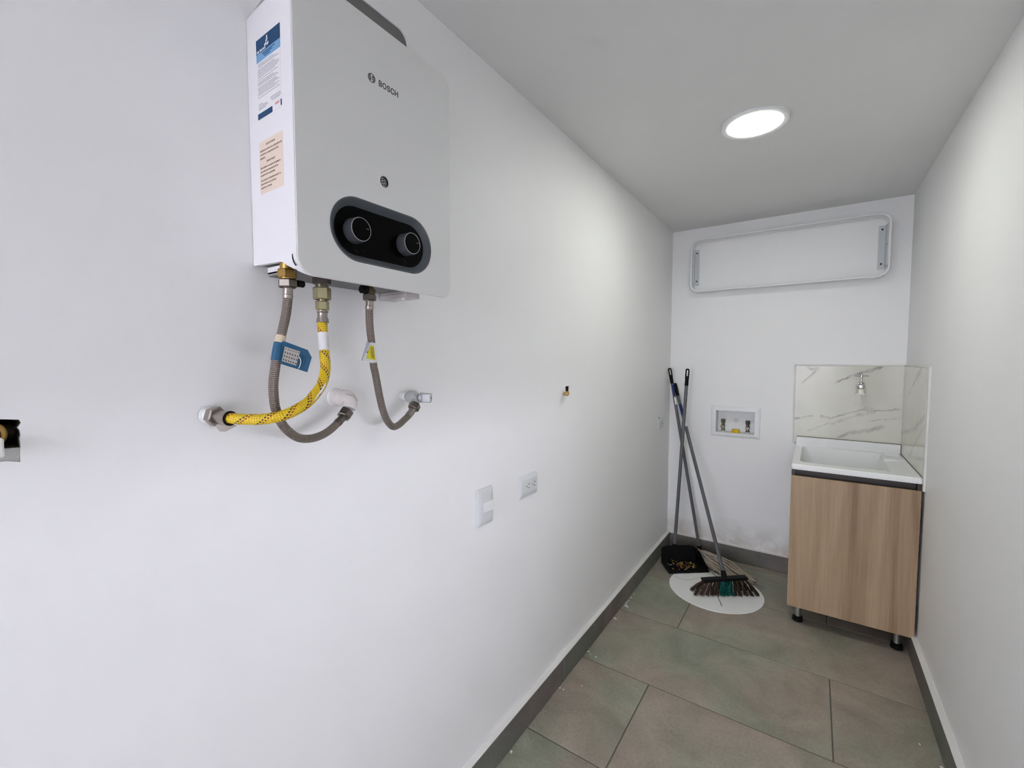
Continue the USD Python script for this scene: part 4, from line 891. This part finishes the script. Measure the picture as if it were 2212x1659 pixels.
part(sk, 'drain', lathe([(0, 0), (0.028, 0), (0.028, 0.002), (0.020, 0.0025), (0.018, 0.0), (0, 0.0005)], (1.02, 3.03, 0.6552), (0, 0, 1), 24), chrome)
part(sk, 'sealant', join(box((CX0 + 0.004, D - TB - 0.0030, 0.9118), (CX1 - 0.002, D - TB - 0.0002, 0.9155)), box((CX1 - 0.0010, 2.702, 0.8575), (CX1 + 0.0004, 3.33, 0.8612)), box((CX1 - 0.002, 3.322, 0.86), (CX1 + 0.0004, D - TB - 0.0004, 0.915))), plain('old_sealant', (0.16, 0.15, 0.12), 0.8), smooth=False, label='dirty line of sealant along the tiles')

cb = thing('sink_cabinet', 'light oak laminate cabinet on metal legs under the laundry sink', 'cabinet', (1.055, 3.02, 0.0))
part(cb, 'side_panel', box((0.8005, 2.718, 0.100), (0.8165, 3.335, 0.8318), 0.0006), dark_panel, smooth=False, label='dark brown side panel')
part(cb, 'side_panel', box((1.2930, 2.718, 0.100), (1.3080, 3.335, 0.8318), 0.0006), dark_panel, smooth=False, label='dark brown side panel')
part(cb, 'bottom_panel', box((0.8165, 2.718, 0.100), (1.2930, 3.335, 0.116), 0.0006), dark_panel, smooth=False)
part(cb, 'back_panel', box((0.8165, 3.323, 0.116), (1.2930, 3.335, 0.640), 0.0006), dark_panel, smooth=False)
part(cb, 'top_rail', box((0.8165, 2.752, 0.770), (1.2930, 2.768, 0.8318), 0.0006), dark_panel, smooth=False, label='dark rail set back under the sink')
part(cb, 'door', box((0.8000, 2.700, 0.0985), (1.3060, 2.7165, 0.7985), 0.0009), wood, smooth=False, label='light oak laminate door')
for (lx, ly) in ((0.8500, 2.765), (1.2540, 2.765), (0.850, 3.27), (1.254, 3.27)):
    lg_ = part(cb, 'leg', rod((lx, ly, 0.024), (lx, ly, 0.0995), 0.0140, 24), steel, label='round steel leg')
    part(lg_, 'foot', lathe([(0, 0), (0.0240, 0), (0.0250, 0.004), (0.0235, 0.020), (0.0160, 0.026), (0, 0.026)], (lx, ly, 0.0006), (0, 0, 1), 24), black_plastic)

# ================================================================== cleaning things in the corner
LZ = 0.0005
lid = thing('round_board', 'round white board lying on the floor under the broom', 'board', (0.4246, 2.8502, 0))
part(lid, 'disc', lathe([(0, 0.0), (0.2605, 0.0), (0.2623, 0.001), (0.2623, 0.0030), (0.2612, 0.0040), (0, 0.0040)], (0.4246, 2.8502, LZ), (0, 0, 1), 96), lid_white, smooth=30)
LT = LZ + 0.0040


def stick(root, p, q, r, grip, hole=True):
    """Painted tube handle from the socket p to the tip q, with a black hanging grip of the given length."""
    p, q = np.asarray(p, float), np.asarray(q, float); d = (q - p) / np.linalg.norm(q - p); g0 = q - d * grip
    part(root, 'pole', rod(p, g0 + d * 0.01, r, 20), handle_grey, label='grey painted pole')
    a, b, _ = basis(d)
    tocam = np.array([0.87874, 0, 1.4]) - q; n = tocam - d * (tocam @ d); n /= np.linalg.norm(n); s = np.cross(d, n)
    F = frame(g0 - n * r * 0.55, s, d, n)
    w = r * 1.2
    body = man(prism(rrect(-w, grip * 0.42, w, grip, (0.001, 0.001, w * 0.96, w * 0.96), 9), r * 1.1, F))
    if hole:
        body = body - man(prism(rrect(-w * 0.30, grip * 0.56, w * 0.30, grip - w * 0.75, w * 0.28, 6), 0.1, at(F, 0, 0, -0.04)))
    part(root, 'grip', join(rod(g0, g0 + d * grip * 0.46, r * 1.1, 20), body), black_plastic, label='black hanging grip')
    return d, n, s


def pole_label(root, p, q, r, a, b, material, ang=0.0, span=2.2, name='pole_label', label=None):
    p, q = np.asarray(p, float), np.asarray(q, float); d = (q - p) / np.linalg.norm(q - p)
    o = p + (q - p) * a; tocam = np.array([0.87874, 0, 1.4]) - o; n = tocam - d * (tocam @ d); n /= np.linalg.norm(n); s = np.cross(d, n)
    L = np.linalg.norm(q - p); v = []; k = 9
    for t in (a, b):
        for th in np.linspace(-span / 2, span / 2, k) + ang:
            for rr_ in (r + 0.0001, r + 0.0007):
                v.append(p + (q - p) * t + rr_ * (n * math.cos(th) + s * math.sin(th)))
    m = m3.Manifold
    v = np.array(v).reshape(2, k, 2, 3); f = []
    idx = lambda i, j, l: (i * k + j) * 2 + l
    for j in range(k - 1):
        f += [(idx(0, j, 1), idx(0, j + 1, 1), idx(1, j + 1, 1), idx(1, j, 1)), (idx(0, j, 0), idx(1, j, 0), idx(1, j + 1, 0), idx(0, j + 1, 0)),
              (idx(0, j, 0), idx(0, j + 1, 0), idx(0, j + 1, 1), idx(0, j, 1)), (idx(1, j, 0), idx(1, j, 1), idx(1, j + 1, 1), idx(1, j + 1, 0))]
    part(root, name, (v.reshape(-1, 3), np.array(f)), material, label=label)


# mop
A0, A1 = np.array([0.2600, 3.2350, 0.0600]), np.array([0.0155, 3.2760, 1.3440])
mp = thing('mop', 'string mop with a grey pole and off-white cotton head, leaning in the corner', 'mop', (0.26, 3.235, 0.0))
stick(mp, A0, A1, 0.0105, 0.115)
pole_label(mp, A0, A1, 0.0105, 0.845, 0.905, label_blue, 0.5, 1.8, label='dark blue printed sticker')
pole_label(mp, A0, A1, 0.0105, 0.795, 0.835, paper_white, 0.5, 1.6, label='white printed sticker')
da = (A1 - A0) / np.linalg.norm(A1 - A0)
part(mp, 'socket', lathe([(0, 0), (0.0200, 0), (0.0190, 0.020), (0.0150, 0.026), (0.0135, 0.058), (0, 0.058)], A0 - da * 0.022, da, 20), black_plastic, label='black plastic socket')
Pf0, Pf1 = np.array([0.1440, 2.8860, 0]), np.array([0.3540, 3.0540, 0])     # front edge of the dustpan, which the strands lie beside
pu = (Pf1 - Pf0) / np.linalg.norm(Pf1 - Pf0); pv = np.array([-pu[1], pu[0], 0]); WL = np.linalg.norm(Pf1 - Pf0)


def beside_pan(q):
    a, b = (q - Pf0) @ pu, (q - Pf0) @ pv
    return q + pu * (WL + 0.012 - a) if -0.01 < b < 0.185 and a < WL + 0.012 else q


strands = []
mdir = np.array([0.905, -0.425, 0]); mside = np.array([0.425, 0.905, 0])
for k in range(92):
    t_ = rng.uniform(-1, 1); L = rng.uniform(0.30, 0.43) * (1 - 0.12 * abs(t_)); lev = rng.uniform(0, 1)
    start = np.array([0.262, 3.222, 0.050]) + mside * t_ * 0.022 + np.array([0, 0, 0.018 * lev])
    if rng.random() < 0.22:            # short ends that fan out to the front left
        start = np.array([0.290, 3.185, 0.045]); L = rng.uniform(0.05, 0.22)
    pts = [start]
    wob = rng.uniform(-1, 1, 3)
    for s_ in np.linspace(0.12, 1, 9):
        wdt = 0.026 + 0.066 * math.sin(min(s_ * 1.25, 1) * math.pi / 2 * 1.1) * (1 - 0.25 * s_)
        hgt = (0.024 + 0.062 * math.sin(math.pi * min(s_ * 0.8 + 0.2, 1)) * (1 - 0.35 * s_)) * math.sqrt(max(1 - t_ * t_ * 0.9, 0)) * (0.25 + 0.75 * lev)
        q_ = np.array([0.245, 3.215, 0]) + mdir * L * s_ + mside * (t_ * wdt + 0.016 * wob[0] * math.sin(8 * s_ + 5 * wob[1])) + np.array([0, 0, LT + 0.003 + hgt + 0.009 * wob[2] * math.sin(9 * s_)])
        q_[1] = min(q_[1], D - BT - 0.006); q_[2] = max(q_[2], LT + 0.0075)
        pts.append(beside_pan(q_))
    strands.append(sweep(spline(pts, 15), rng.uniform(0.0040, 0.0058), 6))
for k in range(16):                    # loose curls at the near side
    c0 = np.array([0.290, 3.185, 0.035]) + mdir * rng.uniform(0.0, 0.09); ln = rng.uniform(0.05, 0.16)
    dirn = mdir * 0.75 - mside * rng.uniform(0.35, 0.75)
    pts = [c0] + [beside_pan(x_) for x_ in (c0 + dirn * ln * s_ + mside * 0.012 * math.sin(8 * s_ + k) + np.array([0, 0, (LT + 0.003 - c0[2]) * min(1, 1.6 * s_)]) for s_ in np.linspace(0.25, 1, 6))]
    strands.append(sweep(spline(pts, 14), 0.0036, 5))
strands.append(sweep(spline([(0.60, 3.075, LT + 0.006), (0.64, 3.07, 0.004), (0.665, 3.055, 0.0035), (0.70, 3.05, 0.0035)], 10), 0.0022, 5))
part(mp, 'cotton_strands', join(*strands), mop_cotton, kind='stuff', smooth=60, label='tangle of off-white cotton strands')

# broom
C0, C1 = np.array([0.4770, 2.8200, 0.118]), np.array([0.0385, 3.3380, 1.2300])
br = thing('broom', 'broom with brown and green bristles and a grey pole, standing on the round board', 'broom', (0.48, 2.83, LT))
stick(br, C0, C1, 0.0108, 0.105, False)
pole_label(br, C0, C1, 0.0108, 0.80, 0.865, label_blue, 0.2, 2.0, label='dark blue printed sticker')
pole_label(br, C0, C1, 0.0108, 0.735, 0.785, paper_white, 0.2, 1.8, label='white printed sticker')
dc = (C1 - C0) / np.linalg.norm(C1 - C0)
part(br, 'socket', lathe([(0, 0), (0.0150, 0), (0.0150, 0.030), (0.0128, 0.048), (0, 0.048)], C0 - dc * 0.022, dc, 20), black_plastic, label='black plastic socket')
B0, B1 = np.array([0.3700, 2.7560, 0.0850]), np.array([0.5860, 2.9020, 0.1020])
ub = (B1 - B0) / np.linalg.norm(B1 - B0); nb = np.cross(ub, (0, 0, 1)); nb /= np.linalg.norm(nb); wb_ = np.cross(nb, ub)
part(br, 'head', m3.Manifold.hull_points(np.array([B0 + (B1 - B0) * s_ + nb * a + wb_ * b for s_ in (0, 1) for a, b in ((-0.022, -0.006), (0.022, -0.006), (0.022, 0.004), (-0.022, 0.004), (0.018, 0.008), (-0.018, 0.008))])), black_plastic, label='black head')
for row in range(2):
    for k in range(14):
        s_ = (k + 0.5) / 14; off = 0.013 if row == 0 else -0.010
        base = B0 + (B1 - B0) * (0.02 + 0.96 * s_) + nb * off - wb_ * 0.0055
        fl_ = (s_ - 0.5) * 2
        spread = 0.070 * fl_ * abs(fl_) + 0.008 * fl_
        tip = base + ub * spread + nb * (0.018 if row == 0 else -0.016)
        tip[2] = LT + 0.0022
        mt = bristle_teal if 5 <= k <= 8 else (bristle_brown if (k + row) % 3 else bristle_dark)
        bs = []
        for b_ in range(48):
            o_ = rng.normal(0, 1, 2); e_ = rng.normal(0, 1, 2)
            p_ = base + ub * o_[0] * 0.0021 + nb * o_[1] * 0.0024
            q_ = tip + ub * e_[0] * 0.0058 + nb * e_[1] * 0.0080 + np.array([0, 0, abs(rng.normal(0, 0.004))])
            m_ = (p_ + q_) / 2 + ub * spread * 0.10
            bs.append(sweep([p_, m_, q_], [0.0013, 0.0012, 0.0008], 4))
        part(br, 'bristle_tuft', join(*bs), mt, smooth=60)

# dustpan
Pf0, Pf1 = np.array([0.1440, 2.8860, 0]), np.array([0.3540, 3.0540, 0])
pu = (Pf1 - Pf0) / np.linalg.norm(Pf1 - Pf0); pv = np.array([-pu[1], pu[0], 0]); WL = np.linalg.norm(Pf1 - Pf0)
dp = thing('dustpan', 'black long-handled dustpan holding dry leaves, against the left skirting', 'dustpan', ((Pf0 + Pf1) / 2 + pv * 0.09))
G = lambda a, b, z: Pf0 + pu * a * WL + pv * b + np.array([0, 0, z])
Bd = 0.150


def slab(pts, th):
    p = np.array(pts); n = np.cross(p[1] - p[0], p[2] - p[0]); n /= np.linalg.norm(n)
    return m3.Manifold.hull_points(np.vstack([p, p + n * th]))


pz = LT + 0.0012
flr = slab([G(0, 0, pz), G(1, 0, pz), G(0.965, Bd, pz + 0.004), G(0.035, Bd, pz + 0.004)], 0.0028)
bck = slab([G(0.035, Bd, pz + 0.004), G(0.965, Bd, pz + 0.004), G(0.93, Bd + 0.024, 0.103), G(0.80, Bd + 0.026, 0.116), G(0.20, Bd + 0.026, 0.116), G(0.07, Bd + 0.024, 0.103)], -0.0028)
sdl = slab([G(0, 0, pz), G(0.035, Bd, pz + 0.004), G(0.07, Bd + 0.024, 0.103), G(0.045, Bd * 0.72, 0.094), G(0.006, 0.025, 0.022)], 0.0028)
sdr = slab([G(1, 0, pz), G(0.965, Bd, pz + 0.004), G(0.93, Bd + 0.024, 0.103), G(0.955, Bd * 0.72, 0.094), G(0.994, 0.025, 0.022)], 0.0028)
part(dp, 'pan', flr + bck + sdl + sdr, black_plastic, label='black plastic pan')
Q0, Q1 = np.array([0.1190, 3.1000, 0.090]), np.array([0.1665, 3.1640, 1.3430])
stick(dp, Q0, Q1, 0.0110, 0.118)
dq = (Q1 - Q0) / np.linalg.norm(Q1 - Q0)
part(dp, 'socket', rod(Q0 - dq * 0.02, Q0 + dq * 0.035, 0.0150, 20), black_plastic, label='black handle socket')
part(dp, 'pole_seam', join(sweep([Q0 + dq * 0.93 + np.array([0.0098, -0.006, 0]), Q0 + dq * 1.04 + np.array([0.0098, -0.006, 0])], 0.0012, 6)), dark_nickel, label='dented seam of the pole')
# dry leaves swept into the pan
leaves = []; reds = []
for k in range(46):
    a = rng.normal(0.42, 0.17); b = rng.normal(0.078, 0.030); a = float(np.clip(a, 0.14, 0.80)); b = float(np.clip(b, 0.030, 0.125))
    o_ = G(a, b, pz + 0.006 + 0.022 * rng.random()); th = rng.uniform(0, 6.28); L = rng.uniform(0.016, 0.032); wdt = L * rng.uniform(0.3, 0.55); ti = rng.uniform(-0.5, 0.5); cu = rng.uniform(0.1, 0.4)
    uu = np.array([math.cos(th), math.sin(th), ti]); uu /= np.linalg.norm(uu); vv = np.cross((0, 0, 1), uu); vv /= np.linalg.norm(vv); nn = np.cross(uu, vv)
    top_, bot_ = [], []
    for s_ in np.linspace(-1, 1, 7):
        hw = wdt * (1 - s_ * s_) * 0.5 + 0.0004
        for g in (-1, 0, 1):
            top_.append(o_ + uu * L * s_ / 2 + vv * hw * g + nn * (cu * hw * abs(g) * 1.2 + 0.12 * L * s_ * s_))
    top_ = np.array(top_); bot_ = top_ - nn * 0.0005; f = []
    for i in range(6):
        for j in range(2):
            c_ = i * 3 + j; f += [(c_, c_ + 3, c_ + 4, c_ + 1), (21 + c_, 21 + c_ + 1, 21 + c_ + 4, 21 + c_ + 3)]
    v_ = np.vstack([top_, bot_]); v_[:, 2] = np.maximum(v_[:, 2], pz + 0.0036)
    (reds if rng.random() < 0.4 else leaves).append((v_, np.array(f)))
lt = thing('dry_leaves', 'heap of dry brown leaves lying in the black dustpan', 'leaves', G(0.42, 0.078, pz + 0.0036), kind='stuff')
part(lt, 'brown_leaves', join(*leaves), leaf_brown, smooth=60, kind='stuff')
part(lt, 'dark_leaves', join(*reds), leaf_red, smooth=60, kind='stuff')
sc = []
for (a, b, L, wdt, th) in ((0.47, 0.035, 0.026, 0.006, 1.0), (0.56, 0.058, 0.022, 0.005, 0.1), (0.52, 0.115, 0.012, 0.008, 0.4), (0.20, 0.105, 0.030, 0.006, 0.9), (0.31, 0.036, 0.006, 0.006, 0.2)):
    o_ = G(a, b, pz + 0.0085 if a < 0.5 else pz + 0.012); c, s = math.cos(th), math.sin(th)
    sc.append(sheet([o_ + np.array([c * x - s * y, s * x + c * y, 0]) for x, y in ((-L / 2, -wdt / 2), (L / 2, -wdt / 2), (L / 2, wdt / 2), (-L / 2, wdt / 2))], (0, 0, 1), 0.0012))
part(lt, 'paper_scraps', join(*sc), plain('scrap', (0.55, 0.52, 0.42), 0.8), smooth=False, kind='stuff')
# twig and a hair on the board
single('twig', sweep(spline([(0.452, 2.765, LT + 0.0017), (0.470, 2.725, LT + 0.0017), (0.4930, 2.664, LT + 0.0017)], 10), [0.0012] * 4 + [0.0015] * 5 + [0.0011], 6), twig_dark, 'thin dark twig lying on the round white board in front of the broom', 'twig')
single('string', sweep(spline([(0.180, 2.880, LT + 0.0008), (0.225, 2.858, LT + 0.0008), (0.270, 2.880, LT + 0.0008), (0.318, 2.950, LT + 0.0008), (0.335, 2.962, LT + 0.0008), (0.350, 2.935, LT + 0.0008)], 24), 0.0006, 5), plain('hair_grey', (0.30, 0.30, 0.29), 0.7), 'fine grey string curled on the round board in front of the dustpan', 'string')
